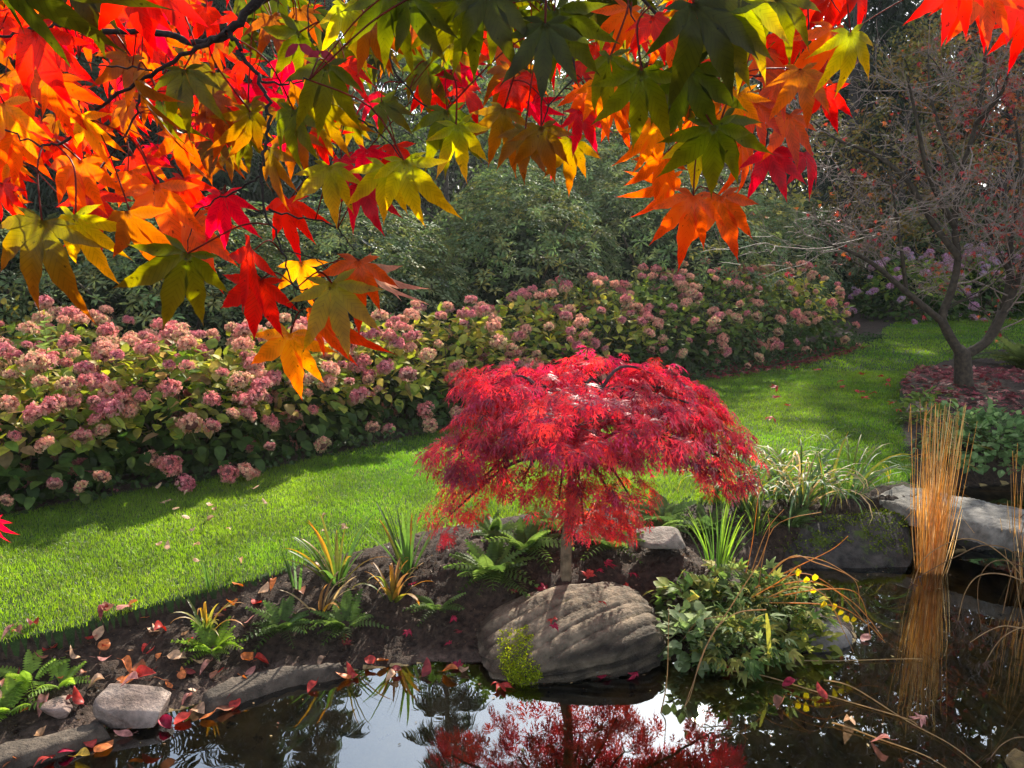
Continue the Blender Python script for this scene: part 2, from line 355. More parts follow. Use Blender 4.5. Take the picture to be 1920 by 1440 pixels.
def T_frond(n=12, w=.17, droop=.45, wide=.05):
    V = []; F = []
    for k in range(n):
        t = (k + .6) / n; l = w * (sin(pi * min(1, t * .85 + .16)) ** .7 + .1); z = .25 * t - droop * t * t
        for s_ in (-1, 1):
            b = len(V); V += [(0, t - .4 * wide, z), (0, t + .5 * wide, z), (s_ * l * .55, t + wide * .95, z - .03), (s_ * l * .5, t - wide * .35, z - .02), (s_ * l, t + wide * .6, z - .08)]
            F += [(b, b + 1, b + 2), (b, b + 2, b + 3), (b + 3, b + 2, b + 4)]
    b = len(V)
    for k in range(6):
        t = k / 5; z = .25 * t - droop * t * t; V += [(-.008, t, z), (.008, t, z)]
    for k in range(5):
        c_ = b + 2 * k; F += [(c_, c_ + 1, c_ + 3), (c_, c_ + 3, c_ + 2)]
    return np.array(V, float), np.array(F)
def T_clump(n=5, seed=0, w=.22):
    """a spray of n small leaves, for distant crowns"""
    r = np.random.default_rng(seed); V = []; F = []
    for k in range(n):
        o = r.normal(size=3) * .32; d = nrm(r.normal(size=3) + [0, .6, -.2]); s_ = nrm(np.cross(d, r.normal(size=3))); l = .35 + .25 * r.random()
        b = len(V); V += [o, o + d * l * .5 + s_ * w * l, o + d * l * .5 - s_ * w * l, o + d * l]; F += [(b, b + 1, b + 2), (b + 1, b + 3, b + 2)]
    return np.array(V, float), np.array(F)
def T_spray(n=9, seed=0):
    """a drooping conifer spray"""
    r = np.random.default_rng(seed); V = []; F = []
    for k in range(n):
        t = k / n; o = np.array([0, t * .8, -.3 * t * t]); s_ = 1 if k % 2 else -1
        d = np.array([s_ * (.45 + .2 * r.random()) * (1 - .5 * t), .3, -.25 - .3 * r.random()]); b = len(V)
        V += [o - [0, .03, 0], o + [0, .05, 0], o + d * .6 + [0, .05, 0], o + d * .95]; F += [(b, b + 1, b + 2), (b, b + 2, b + 3)]
    return np.array(V, float), np.array(F)
# ------------------------------------------------------------------ the japanese maple whose bough hangs over the view
LC = {'R': ((.70, .028, .012), (.68, .010, .014)), 'S': ((.66, .012, .03), (.72, .012, .03)), 'O': ((.76, .13, .010), (.76, .040, .010)), 'A': ((.72, .25, .010), (.80, .095, .010)),
      'Y': ((.30, .33, .008), (.72, .34, .010)), 'G': ((.085, .115, .005), (.16, .12, .006)), 'B': ((.17, .145, .008), (.36, .09, .008)), 'M': ((.26, .085, .010), (.34, .055, .010)),  # greens darkened here: canopy shade put into the pigment
      'D': ((.042, .058, .005), (.07, .066, .006)), 'P': ((.30, .20, .13), (.50, .22, .16))}  # D green painted dark as in shade; P paleness includes a glossy sheen
# x, y of the petiole joint, middle lobe length, lean from hanging straight down, colour, yaw  (read off the photograph, 1920 px wide)
LEAVES = [
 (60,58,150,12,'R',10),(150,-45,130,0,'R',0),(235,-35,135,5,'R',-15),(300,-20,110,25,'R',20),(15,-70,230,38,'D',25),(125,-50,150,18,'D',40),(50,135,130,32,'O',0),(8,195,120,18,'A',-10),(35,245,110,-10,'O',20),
 (150,215,120,8,'A',25),(95,150,110,35,'O',0),(245,105,110,-5,'M',50),(345,128,125,8,'G',10),(255,150,150,3,'M',60),(338,250,110,-8,'O',5),(300,190,100,10,'G',40),(400,180,95,-5,'M',20),(465,188,95,-52,'R',10),(385,285,80,-30,'M',10),
 (432,205,110,-25,'M',25),(470,210,110,-12,'B',45),(150,300,135,-15,'O',0),(168,362,115,8,'R',10),(240,320,115,15,'O',10),(292,345,125,8,'O',-10),(345,335,95,-4,'R',0),(78,412,150,-18,'B',0),(142,402,135,3,'Y',-5),(243,395,140,8,'M',15),
 (348,410,125,12,'O',0),(352,475,140,-27,'G',35),(420,365,105,-2,'S',10),(478,468,125,-38,'R',20),(488,525,125,-22,'R',0),(543,374,105,-8,'R',5),(545,625,118,-12,'A',0),(563,490,92,4,'A',0),(622,530,140,12,'Y',-15),(672,490,125,-3,'O',10),
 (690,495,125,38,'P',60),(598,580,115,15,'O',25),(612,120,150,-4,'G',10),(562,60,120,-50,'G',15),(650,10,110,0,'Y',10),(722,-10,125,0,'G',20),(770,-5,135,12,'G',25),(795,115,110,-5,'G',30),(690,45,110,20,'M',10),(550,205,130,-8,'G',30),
 (600,185,120,18,'B',20),(715,190,95,42,'G',20),(838,205,125,4,'G',5),(855,235,120,12,'Y',20),(757,300,138,6,'Y',-10),(722,310,120,-8,'Y',20),(618,312,110,-4,'Y',15),(560,150,90,-5,'M',20),
 (640,300,90,10,'S',10),(600,250,80,-5,'R',20),(690,280,85,0,'S',15),(742,270,80,10,'R',10),(680,340,110,12,'S',20),(505,280,110,-5,'B',50),
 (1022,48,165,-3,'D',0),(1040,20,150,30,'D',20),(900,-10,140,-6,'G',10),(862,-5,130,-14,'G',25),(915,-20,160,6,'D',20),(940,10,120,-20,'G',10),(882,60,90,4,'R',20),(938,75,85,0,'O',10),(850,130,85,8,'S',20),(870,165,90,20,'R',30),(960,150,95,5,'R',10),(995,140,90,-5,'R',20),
 (1085,208,95,28,'S',-10),(945,205,105,-22,'B',10),(985,242,112,-10,'B',20),(1015,238,118,6,'B',-5),(1072,262,105,-4,'B',0),(1000,190,85,30,'S',40),(1050,250,95,-22,'S',30),
 (1203,132,165,-3,'G',0),(1100,165,105,5,'O',10),(1130,150,110,-3,'A',20),(1155,180,105,6,'O',25),(1260,45,100,0,'O',10),(1180,15,100,-15,'O',20),(1225,30,90,10,'R',10),(1145,105,120,-8,'G',30),(1240,150,110,22,'G',20),
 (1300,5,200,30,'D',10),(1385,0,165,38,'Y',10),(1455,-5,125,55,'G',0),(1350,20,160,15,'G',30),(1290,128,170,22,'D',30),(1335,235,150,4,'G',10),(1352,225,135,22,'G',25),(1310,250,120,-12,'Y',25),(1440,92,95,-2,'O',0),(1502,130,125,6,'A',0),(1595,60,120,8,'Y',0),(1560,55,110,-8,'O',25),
 (1560,-10,95,4,'R',0),(1600,-25,90,25,'R',20),(1542,110,95,0,'R',20),(1508,55,95,-35,'R',20),(1485,60,90,-5,'R',10),(1480,215,105,8,'O',10),(1505,287,95,22,'S',35),(1442,278,110,14,'S',10),(1385,175,115,4,'A',15),(1422,190,120,12,'O',20),(1395,260,110,20,'O',30),
 (1350,368,112,10,'O',0),(1300,368,115,-12,'O',10),(1245,290,110,-10,'O',10),(1232,232,110,-8,'A',20),(1260,330,110,-20,'O',30),(1545,165,100,15,'R',25),(1460,150,100,-12,'O',20),(1320,150,100,-20,'A',20),
 (1800,-42,130,-12,'R',0),(1852,-15,110,0,'O',10),(1905,-15,110,-8,'R',0),(1830,-45,120,15,'R',20),(1925,30,90,-10,'R',20),(22,318,70,-10,'R',40),(5,345,70,8,'R',20),(25,370,60,14,'O',30),
 (-10,975,55,12,'S',20)]
# twigs: picture points, distance, radius px at both ends
TWIGS = [
 ([(560,-70),(480,5),(425,62),(372,82),(290,56),(200,60),(120,46),(50,20),(-40,-25)], 1.12, 17, 5),([(120,46),(60,58),(0,72),(-60,100)], 1.12, 6, 4),([(425,62),(372,85),(285,140),(220,178),(125,262),(75,272),(10,244)], 1.05, 9, 3),
 ([(285,132),(210,125),(145,112)], 1.0, 4, 2),([(432,62),(450,100),(488,150),(504,210),(500,270),(490,330),(500,395),(530,470),(556,540)], .96, 8, 3),([(488,150),(530,155),(580,150)], .98, 5, 2.5),([(504,392),(560,408),(625,420),(665,470)], .93, 4, 2),
 ([(490,330),(440,360),(370,400),(352,470)], .97, 4, 1.5),([(530,470),(548,475),(600,490),(620,525)], .9, 3, 1.5),([(556,540),(590,555),(600,580)], .88, 3, 1.5),([(556,540),(548,580),(545,622)], .86, 2, 1.5),([(260,160),(262,190),(225,270),(150,350),(110,365)], 1.1, 5, 2),
 ([(480,5),(590,-30),(720,-60),(900,-70),(1165,-30),(1290,118),(1300,130)], 1.15, 12, 3),([(580,-20),(578,60),(610,120)], 1.0, 3, 1.5),([(720,-60),(735,120),(800,200),(838,205)], 1.1, 5, 2),([(650,215),(700,240),(757,298)], 1.0, 4, 2),([(640,170),(650,215),(618,310)], 1.05, 4, 2),
 ([(900,-70),(1010,-20),(1022,48)], .95, 4, 2),([(1010,-20),(1075,120),(1030,200),(1015,238)], 1.1, 4, 2),([(1165,-30),(1195,60),(1203,130)], 1.0, 3, 1.5),([(1290,118),(1330,180),(1340,235)], 1.0, 3, 1.5),([(1165,-30),(1320,-60),(1420,30),(1425,150),(1440,240),(1490,300)], 1.15, 6, 2),
 ([(1320,-60),(1505,-20),(1505,110),(1500,130)], 1.1, 4, 2),([(1505,-20),(1560,0),(1595,58)], 1.1, 3, 1.5),([(1440,240),(1420,330),(1350,368)], 1.1, 3, 1.5),([(1320,-60),(1600,-90),(1800,-60),(1920,-30),(2000,20)], 1.25, 6, 3),([(1330,180),(1290,260),(1300,366)], 1.1, 3, 1.5),
 ([(-60,200),(-20,280),(30,300),(15,350)], 1.2, 4, 2),([(-80,300),(-60,700),(-15,960)], 1.15, 3, 1.5)]
maple = thing('japanese_maple', 'large japanese maple whose red, orange and green boughs hang across the top of the view', 'tree', (-1.25, -.75, .25))
MO = np.array(maple.location)
wood = MB(); tw_pts = []
def smooth(p, k=6):
    p = np.asarray(p, float); n = len(p); t = np.linspace(0, n - 1, (n - 1) * k + 1); r = []
    for x in t:
        i = min(int(x), n - 2); f = x - i; p0, p1, p2, p3 = p[max(i - 1, 0)], p[i], p[i + 1], p[min(i + 2, n - 1)]
        r.append(.5 * ((2 * p1) + (p2 - p0) * f + (2 * p0 - 5 * p1 + 4 * p2 - p3) * f * f + (3 * p1 - p0 - 3 * p2 + p3) * f ** 3))
    return np.array(r)
for k, (pts, Yd, r0, r1) in enumerate(TWIGS):
    Yd = Yd - .24 if k in (0, 1, 2, 3, 4, 5) else Yd
    w_ = np.array([aty(x, y, Yd + .03 * math.sin(x * .01)) for x, y in pts]); w_ = smooth(w_)
    w_[1:-1] += rng.normal(size=(len(w_) - 2, 3)) * .0014
    rr = np.linspace(r0, r1, len(w_)) * Yd / FPX * .5; rr *= 1 + .18 * (np.arange(len(w_)) % 6 == 0)
    wood.tube(w_ - MO, rr, 7, (.030, .022, .020)); tw_pts.append(w_)
j0 = tw_pts[0][0]
lim = smooth([(-1.2, -.72, 1.5), (-1.05, -.3, 2.1), (-.6, .45, 2.5), j0 + [-.05, -.15, .05], j0])
wood.tube(lim - MO, np.linspace(.06, .009, len(lim)), 8, (.035, .028, .024))
for q in ((-1.9, .6, 3.2), (-.6, -1.6, 3.2), (-2.2, -1.0, 3.1), (.3, .4, 3.4)):
    l2 = smooth([(-1.2, -.72, 1.55), (-1.25 + (q[0] + 1.25) * .3, -.75 + (q[1] + .75) * .3, 2.3), q]); wood.tube(l2 - MO, np.linspace(.05, .012, len(l2)), 7, (.035, .028, .024))
trk = MB(); tp = smooth([(-1.25, -.75, .1), (-1.24, -.76, .6), (-1.18, -.72, 1.1), (-1.2, -.72, 1.6)]); trk.tube(tp - MO, np.linspace(.13, .075, len(tp)), 12, (.05, .04, .035))
trk.build('trunk', M_BARK, maple); wood.build('branch', M_BARK, maple)
allp = np.concatenate(tw_pts)
TM = [T_maple(7, curl=.12 + .1 * k, seed=k, wid=.85 + .1 * (k % 3)) for k in range(5)] + [T_maple(5, curl=.3, seed=9), T_maple(7, curl=.55, seed=11)]
sprays = {}; pet = MB()
def put_leaf(J, S_, ang, yaw, code, dep=0., var=None, single=False):
    T, F, Rr, Mid, Al = TM[var if var is not None else rng.integers(0, len(TM))]
    a = radians(ang); d = np.array([sin(a), dep, -cos(a)]); yw = radians(yaw) * (1 if rng.random() < .5 else -1)
    nrmv = np.array([sin(yw), -cos(yw), .15 + .2 * rng.normal()])
    B = basis(d[None], nrmv[None])[0]; V = T * [1, 1, 1] * S_
    ph = rng.random() * 6; V = V + np.stack([0 * Rr, 0 * Rr, .05 * S_ * np.sin(Rr * 5 + ph + V[:, 0] / S_ * 3)], 1)
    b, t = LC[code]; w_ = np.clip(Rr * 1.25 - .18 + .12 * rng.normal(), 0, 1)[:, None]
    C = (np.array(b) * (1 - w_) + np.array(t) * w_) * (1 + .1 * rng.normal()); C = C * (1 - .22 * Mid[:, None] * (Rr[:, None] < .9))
    fam = {'R': 'red', 'S': 'red', 'O': 'orange', 'A': 'orange', 'Y': 'green', 'G': 'green', 'B': 'rust', 'M': 'rust', 'D': 'green', 'P': 'rust'}[code]
    zone = int(np.clip((J[0] / max(J[1], .3) + .7) / .35, 0, 3)) if J[2] < CAMZ + J[1] * .36 else 9
    key = (fam if zone != 9 else 'high', zone)
    dd = np.linalg.norm(allp - J, axis=1); kk = dd.argmin(); top = allp[kk] if dd[kk] < .16 else J + np.array([.01 * rng.normal(), .01, .055])
    mid = (J + top) / 2 + [.006 * rng.normal(), .004, .012]
    stk = (smooth([J, mid, top], 4), [.0010, .0007], 4, (.30, .05, .03))
    if single:
        lm = MB(); lm.raw(V @ B.T, F, np.clip(C, .003, .95), Al); lm.tube(stk[0] - J, *stk[1:]); lo = lm.build('leaf', M_MAPLE, maple); lo.location = J - MO
        lo['label'] = {'R': 'scarlet red lobed leaf', 'S': 'crimson lobed leaf', 'O': 'orange lobed leaf', 'A': 'amber orange lobed leaf', 'Y': 'yellow green lobed leaf', 'G': 'olive green lobed leaf', 'B': 'olive and rust lobed leaf', 'M': 'rust brown lobed leaf', 'D': 'green lobed leaf with shade in its colour', 'P': 'curled pale backed leaf with sheen in its colour'}[code]
    else:
        q = sprays.setdefault('all', MB()); q.raw(V @ B.T + J - MO, F, np.clip(C, .003, .95), Al); q.tube(stk[0] - MO, *stk[1:])
vis = sorted([q[2] for q in LEAVES if q[1] > -5], reverse=True)[99]; cnt = 0
for x, y, Lp, ang, code, yaw in LEAVES:
    one = Lp >= vis and y > -5 and cnt < 100; cnt += one
    S_ = .076 * (1 + .10 * rng.normal()); Yd = float(np.clip(FPX * S_ / (Lp * 1.06), .58, 1.7)); Yd = .5 * Yd + .5 * float(np.clip(Yd, .8, 1.25))
    put_leaf(aty(x, y, Yd), Lp * (1.2 if y > 340 and y < 800 else 1.0) * rng.uniform(.84, .98) * Yd / FPX, ang, yaw, code, dep=rng.normal() * .15, single=one)
bx = [-60, 0, 200, 400, 560, 700, 800, 900, 1000, 1080, 1150, 1250, 1400, 1480, 1560, 1620]; by = [340, 330, 320, 300, 270, 210, 160, 140, 190, 150, 90, 220, 240, 140, 0, -40]
n_ = 0
while n_ < 380:
    x = rng.uniform(-60, 1600); y = rng.uniform(-90, 340)
    if y > np.interp(x, bx, by): continue
    n_ += 1; Yd = rng.uniform(1.1, 2.2)
    if x < 430: cs = 'RRRORSMRAB' if y > 60 else 'RRSRMO'
    elif x < 1230: cs = 'GDBMDDRG' if y < 110 else 'GBMRSMB'  # dark codes deepen the upper middle, shade put into leaf colour
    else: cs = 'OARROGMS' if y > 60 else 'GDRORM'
    put_leaf(aty(x, y, Yd), rng.uniform(.046, .076), rng.normal() * 26, rng.uniform(0, 50), cs[rng.integers(0, len(cs))], rng.normal() * .3)
n_ = 0
while n_ < 210:   # unseen leaves added above the frame, placed to dapple the bough below
    Yd = rng.uniform(1.1, 2.7); x = rng.uniform(-.34, .42) + .25 * (Yd - 1); z = CAMZ + Yd * math.tan(radians(rng.uniform(17.5, 33)))
    n_ += 1; put_leaf(np.array([x, Yd, z]), rng.uniform(.075, .095), rng.normal() * 35, rng.uniform(0, 60), 'GGBGY'[rng.integers(0, 5)], rng.normal() * .5)
for k in range(620):   # unseen canopy leaves added overhead and behind to cut sky light
    p = np.array([rng.uniform(-2.6, 2.2), rng.uniform(-2.4, 1.0), rng.uniform(2.75, 3.7)]); put_leaf(p, rng.uniform(.10, .13), rng.normal() * 40, rng.uniform(0, 90), 'GOR'[k % 3], rng.normal() * .6)
for x, y in ((560, 82), (600, 95)):   # the pair of winged seeds
    for s_ in (-1, 1):
        J = aty(x, y, .9); T, F = T_ovate(4, .22, .1, .2); B = basis(np.array([[s_ * .8, .1, -.55]]), np.array([[0, -1, .2]]))[0]; pet.raw((T * .022) @ B.T + J - MO, F, (.28, .02, .04))
o = sprays['all'].build('foliage', M_MAPLE, maple); o['kind'] = 'stuff'
o = pet.build('winged_seeds', M_FALLEN, maple)
# ------------------------------------------------------------------ hydrangea hedge
import bmesh
def ico(sub):
    bm = bmesh.new(); bmesh.ops.create_icosphere(bm, subdivisions=sub, radius=1); V = np.array([v.co[:] for v in bm.verts]); F = np.array([[v.index for v in f.verts] for f in bm.faces]); bm.free(); return V, F
ico_lo = ico(2)
OV = T_ovate(4, .36, .25, .25); OVL = (OV[0], OV[1])
def shell(n, R, lo=.75, zmin=-.15, up=0.):
    """points on a dome shell with outward directions"""
    d = rdir(n * 3); d[:, 2] += up; d = nrm(d); d = d[d[:, 2] > zmin][:n]
    r = lo + (1 - lo) * rng.random((len(d), 1)) ** .6
    return d * R * r, d
def make_head(seed, cols):
    r = np.random.default_rng(seed); m = MB(); n = 150; d = nrm(r.normal(size=(n * 2, 3))); d = d[d[:, 2] > -.55][:n]; n = len(d)
    T = []; F = []
    for k in range(4):
        a = k * pi / 2; b = len(T)
        for (rr, s_) in ((.0, 0), (.55, -.42), (1, 0), (.55, .42)): T.append((cos(a) * rr - sin(a) * s_, sin(a) * rr + cos(a) * s_, .18 * rr))
        F += [(b, b + 1, b + 2), (b, b + 2, b + 3)]
    T = np.array(T)[:, [0, 2, 1]] * .018; F = np.array(F)      # along +Y is the outward normal
    T2 = T[:, [0, 2, 1]]
    t = nrm(np.cross(d, r.normal(size=(n, 3)))); dj = nrm(d + .45 * r.normal(size=d.shape)); t = nrm(np.cross(dj, r.normal(size=(n, 3)))); B = np.stack([t, np.cross(dj, t), dj], -1)
    P = d * [.078, .078, .062] * (.72 + .42 * r.random((n, 1))) * (1 + .9 * n3(d * .08, 34., seed)[:, None])
    c_ = np.asarray(cols)[r.integers(0, len(cols), n)] * (1 + .2 * r.normal(size=(n, 1)))
    cream = np.array([.42, .40, .20]); w_ = np.clip(.16 - d[:, 2:] * .8 + .2 * r.normal(size=(n, 1)), 0, .6); c_ = c_ * (1 - w_) + cream * w_
    m.inst((T2, F), B, P, np.clip(c_, .02, .9)); m.tube(np.array([[0, 0, -.14], [.006, 0, -.07], [0, 0, 0]]), [.0035, .0025, .002], 4, (.14, .16, .05))
    Vc, Fc = ico_lo; m.raw(Vc * [.052, .052, .040], Fc, (.22, .10, .09)); o = m.build('flower_head', M_FLOWER); me = o.data; bpy.data.objects.remove(o); return me
PINKS = [[(.70, .23, .22), (.76, .32, .27), (.62, .17, .18)], [(.76, .36, .26), (.72, .28, .22), (.76, .44, .28)], [(.62, .19, .22), (.68, .28, .28), (.54, .14, .17)], [(.72, .40, .26), (.68, .28, .22), (.56, .44, .22)]]
MAUVE = [[(.48, .25, .40), (.58, .32, .44), (.52, .22, .32)], [(.52, .36, .50), (.62, .30, .36), (.46, .36, .48)]]
HEADS = [make_head(20 + k, PINKS[k % 4]) for k in range(8)]; HMAUVE = [make_head(40 + k, MAUVE[k % 2]) for k in range(3)]
def hydrangea(loc, R, heads, nl, label, meshes, leafcols, hs=1.0, front=True, topbias=.15):
    t = thing('hydrangea_bush', label, 'hydrangea', (loc[0], loc[1], .22), 'hydrangea bushes along the back of the lawn')
    m = MB(); R = np.array(R)
    P, d = shell(nl, R, .60, -.02, .1); P *= .95; P[:, 2] += .12
    P += .04 * rng.normal(size=P.shape); P[:, 2] = np.maximum(P[:, 2], .05)
    dd = nrm(d * .8 + rdir(len(P)) * .7 + [0, 0, -.25]); B = basis(dd, d * .5 + [0, 0, .9] + .35 * rdir(len(P)))
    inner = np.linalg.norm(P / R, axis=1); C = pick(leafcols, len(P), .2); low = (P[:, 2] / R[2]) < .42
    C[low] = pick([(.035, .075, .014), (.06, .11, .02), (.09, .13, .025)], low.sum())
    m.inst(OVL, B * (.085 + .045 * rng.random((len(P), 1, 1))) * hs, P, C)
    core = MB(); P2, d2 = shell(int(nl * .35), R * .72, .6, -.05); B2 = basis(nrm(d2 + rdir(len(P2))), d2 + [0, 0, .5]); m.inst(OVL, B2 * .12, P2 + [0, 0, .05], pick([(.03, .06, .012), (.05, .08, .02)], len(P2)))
    m.build('foliage', M_HYD, t)
    st = MB()
    for k in range(16):
        a = rng.uniform(0, 2 * pi); rr = rng.uniform(.45, .85); e = np.array([cos(a) * R[0] * rr, sin(a) * R[1] * rr, R[2] * rng.uniform(.45, .85)])
        st.tube(smooth([e * [.2, .2, 0] - [0, 0, .06], e * [.5, .5, .5] + [0, 0, .05], e], 4), [.007, .004], 5, (.14, .10, .06))
    st.build('stems', M_BARK, t)
    pts = []; tries = 0
    while len(pts) < heads and tries < heads * 60:
        tries += 1; d = rdir(1)[0]
        if d[2] < -.05 or d[1] > .55: continue
        if d[2] < .3 and rng.random() < .4: continue
        p = d * R * rng.uniform(1.0, 1.13) + [0, 0, .13]
        if d[2] < .25: p[2] -= rng.uniform(0, .12)
        if pts and min(np.linalg.norm(p - q) for q, _ in pts) < .088 * hs: continue
        pts.append((p, d))
    for p, d in pts:
        o = bpy.data.objects.new('flower_head', meshes[rng.integers(0, len(meshes))]); COL.objects.link(o); o.parent = t
        o.location = p; o.scale = [hs * rng.uniform(.45, 1.0)] * 3
        dn = d * [.8, .8, .8] + np.array([0, 0, .45]); o.rotation_euler = (math.atan2(-dn[1], dn[2]) * .9, math.atan2(dn[0], dn[2]) * .7, rng.uniform(0, 6))
    return t
YG = [(.20, .28, .035), (.36, .38, .05), (.13, .21, .03), (.46, .40, .07), (.36, .22, .10)]
YG2 = [(.26, .31, .045), (.42, .41, .06), (.16, .24, .035), (.50, .42, .07), (.42, .28, .10)]
GR = [(.13, .21, .035), (.22, .29, .045), (.09, .15, .025), (.32, .34, .06)]
# front line of the hedge on the ground, from the photograph
HL = np.array([(-4.4, 3.95), (-3.15, 4.71), (-2.71, 5.14), (-1.83, 5.78), (-.54, 7.21), (.81, 8.5), (2.23, 9.71), (4.11, 11.3), (6.5, 14.1)])
seg = np.r_[0, np.cumsum(np.hypot(*np.diff(HL, axis=0).T))]
def hl(s_):
    p = np.array([np.interp(s_, seg, HL[:, 0]), np.interp(s_, seg, HL[:, 1])]); e = .3
    q = np.array([np.interp(s_ + e, seg, HL[:, 0]), np.interp(s_ + e, seg, HL[:, 1])]) - np.array([np.interp(s_ - e, seg, HL[:, 0]), np.interp(s_ - e, seg, HL[:, 1])])
    q /= np.hypot(*q); return p, np.array([-q[1], q[0]])
HYD = [ # distance along the line, offset behind it, radii, heads, leaves, label, colours
 (.75, .65, (.78, .72, .72), 34, 900, 'leftmost pink hydrangea bush with broad yellow green leaves at the lawn edge', YG, PINKS),
 (1.75, .62, (.80, .74, .78), 42, 950, 'dense rose pink hydrangea left of the hanging amber maple leaf', YG, PINKS),
 (2.7, .66, (.82, .78, .88), 42, 950, 'pink hydrangea below the lowest hanging maple leaf, drooping heads near the grass', YG, PINKS),
 (2.2, 1.7, (.95, .8, .98), 42, 850, 'taller pink hydrangea rising behind the left end of the hedge', YG, PINKS),
 (3.75, .75, (.80, .75, .86), 36, 900, 'dusky pink hydrangea just left of the low red maple', YG2, PINKS),
 (4.75, .80, (.85, .80, .82), 30, 850, 'hydrangea with more green than flowers behind the left of the low red maple', YG2, PINKS),
 (5.75, .85, (.9, .85, .92), 34, 800, 'yellowing hydrangea directly behind the top of the low red maple', YG2, PINKS),
 (6.8, .85, (.9, .85, 1.0), 34, 800, 'yellow leaved hydrangea behind the right of the low red maple', YG2, PINKS),
 (7.9, .9, (.95, .9, 1.1), 36, 800, 'tall pink hydrangea in the middle of the hedge, right of the red maple', YG2, PINKS),
 (9.0, .95, (1.0, .9, 1.14), 36, 800, 'pink hydrangea with dark green leaves left of the hedge end', GR, PINKS),
 (10.2, 1.0, (1.05, .95, 1.18), 38, 800, 'pink hydrangea with cream lower heads near the hedge end', GR, PINKS),
 (12.9, .95, (1.15, 1.0, 1.18), 38, 800, 'salmon pink hydrangea forming the rounded right end of the hedge', YG2, PINKS),
 (11.6, 1.1, (1.05, 1.0, 1.2), 26, 700, 'tall green and pink hydrangea second from the right end of the hedge', GR, PINKS)]
for s_, off, R, nh, nl, lab, lc, pc in HYD:
    p, q = hl(s_); p = p + q * off; hydrangea(p, R, min(96, int(nh * 1.9)), nl, lab, HEADS, lc)
for x, y, R, nh, lab in [(8.9, 17.9, (1.3, 1.0, 1.35), 40, 'mauve hydrangea left of the bare maple stems beyond the lawn'), (10.9, 18.7, (1.3, 1.0, 1.4), 42, 'purple and blue hydrangea behind the fork of the bare maple'),
                         (12.9, 19.3, (1.3, 1.0, 1.45), 40, 'mauve pink hydrangea behind the right stem of the bare maple')]:
    hydrangea((x, y), R, int(nh * 1.4), 800, lab, HMAUVE, GR, hs=1.25)
# the upright leafy shoot standing above the left hydrangea
t = thing('hydrangea_shoot', 'pale green leafy shoot standing up above the left hydrangea flowers', 'plant stem', (*aty(85, 690, 5.6)[:2], .25))
m = MB(); b0 = np.array(t.location); top = aty(83, 602, 5.6) - b0; m.tube(smooth([(0, 0, 0), top * [.6, .6, .5], top * .75, top], 4), [.005, .003], 5, (.2, .25, .06))
for k in range(12):
    h = top * (.80 + .2 * k / 11); a = k * 2.4; dd = np.array([[cos(a), sin(a) * .6, .45]]); m.inst(OVL, basis(dd, np.array([[0, 0, 1.]])) * (.12 - .004 * k), h[None], np.array([[.20, .27, .07]]))
m.build('shoot_leaves', M_HYD, t)

# ------------------------------------------------------------------ rhododendrons
RW = [T_whorl(7, k, .12) for k in range(4)]
def rhodo_mesh(R, n, seed, cols, size=.13):
    m = MB(); P, d = shell(n, np.array(R), .80, -.1); lump = 1 + .22 * n3(P, 1.3, seed)[:, None] * 2; P = P * lump; P[:, 2] = np.maximum(P[:, 2] + .1, .1)
    up = nrm(d * .8 + rdir(len(P)) * .45 + [0, 0, .35]); t = nrm(np.cross(up, rdir(len(P)))); B = np.stack([t, np.cross(up, t), up], -1) * (size * (.75 + .5 * rng.random((len(P), 1, 1))))
    k = len(P) // 4
    for q in range(4):
        sl = slice(q * k, (q + 1) * k); m.inst(RW[q], B[sl], P[sl], pick(cols, k, .22))
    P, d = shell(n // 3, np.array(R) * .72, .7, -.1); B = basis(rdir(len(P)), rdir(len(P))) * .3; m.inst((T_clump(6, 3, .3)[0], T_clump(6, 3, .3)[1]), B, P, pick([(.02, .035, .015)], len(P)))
    st = MB()
    for q in range(14):
        a = rng.uniform(0, 6.28); e = np.array([cos(a) * R[0] * .7, sin(a) * R[1] * .7, R[2] * rng.uniform(.4, .75)]); st.tube(smooth([e * [.1, .1, 0], e * [.55, .5, .6], e], 5), [.03, .01], 5, (.09, .07, .05))
    return m, st
RC = [(.085, .14, .05), (.115, .17, .065), (.065, .105, .04), (.17, .21, .085), (.19, .18, .05)]
RD = [(.03, .05, .025), (.045, .07, .03), (.025, .04, .02)]
RV = []
for k in range(4):
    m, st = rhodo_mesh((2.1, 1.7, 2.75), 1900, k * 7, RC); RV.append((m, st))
rh_data = []
def rhodo(loc, sc, rot, var, label, first={}):
    t = thing('rhododendron', label, 'rhododendron', (*loc, .2), 'evergreen rhododendrons behind the hydrangeas'); t.rotation_euler[2] = rot; t.scale = sc
    if var not in first:
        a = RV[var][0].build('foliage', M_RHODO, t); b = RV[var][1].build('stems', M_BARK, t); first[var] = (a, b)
    else:
        for o in first[var]:
            q = o.copy(); COL.objects.link(q); q.parent = t
    return t
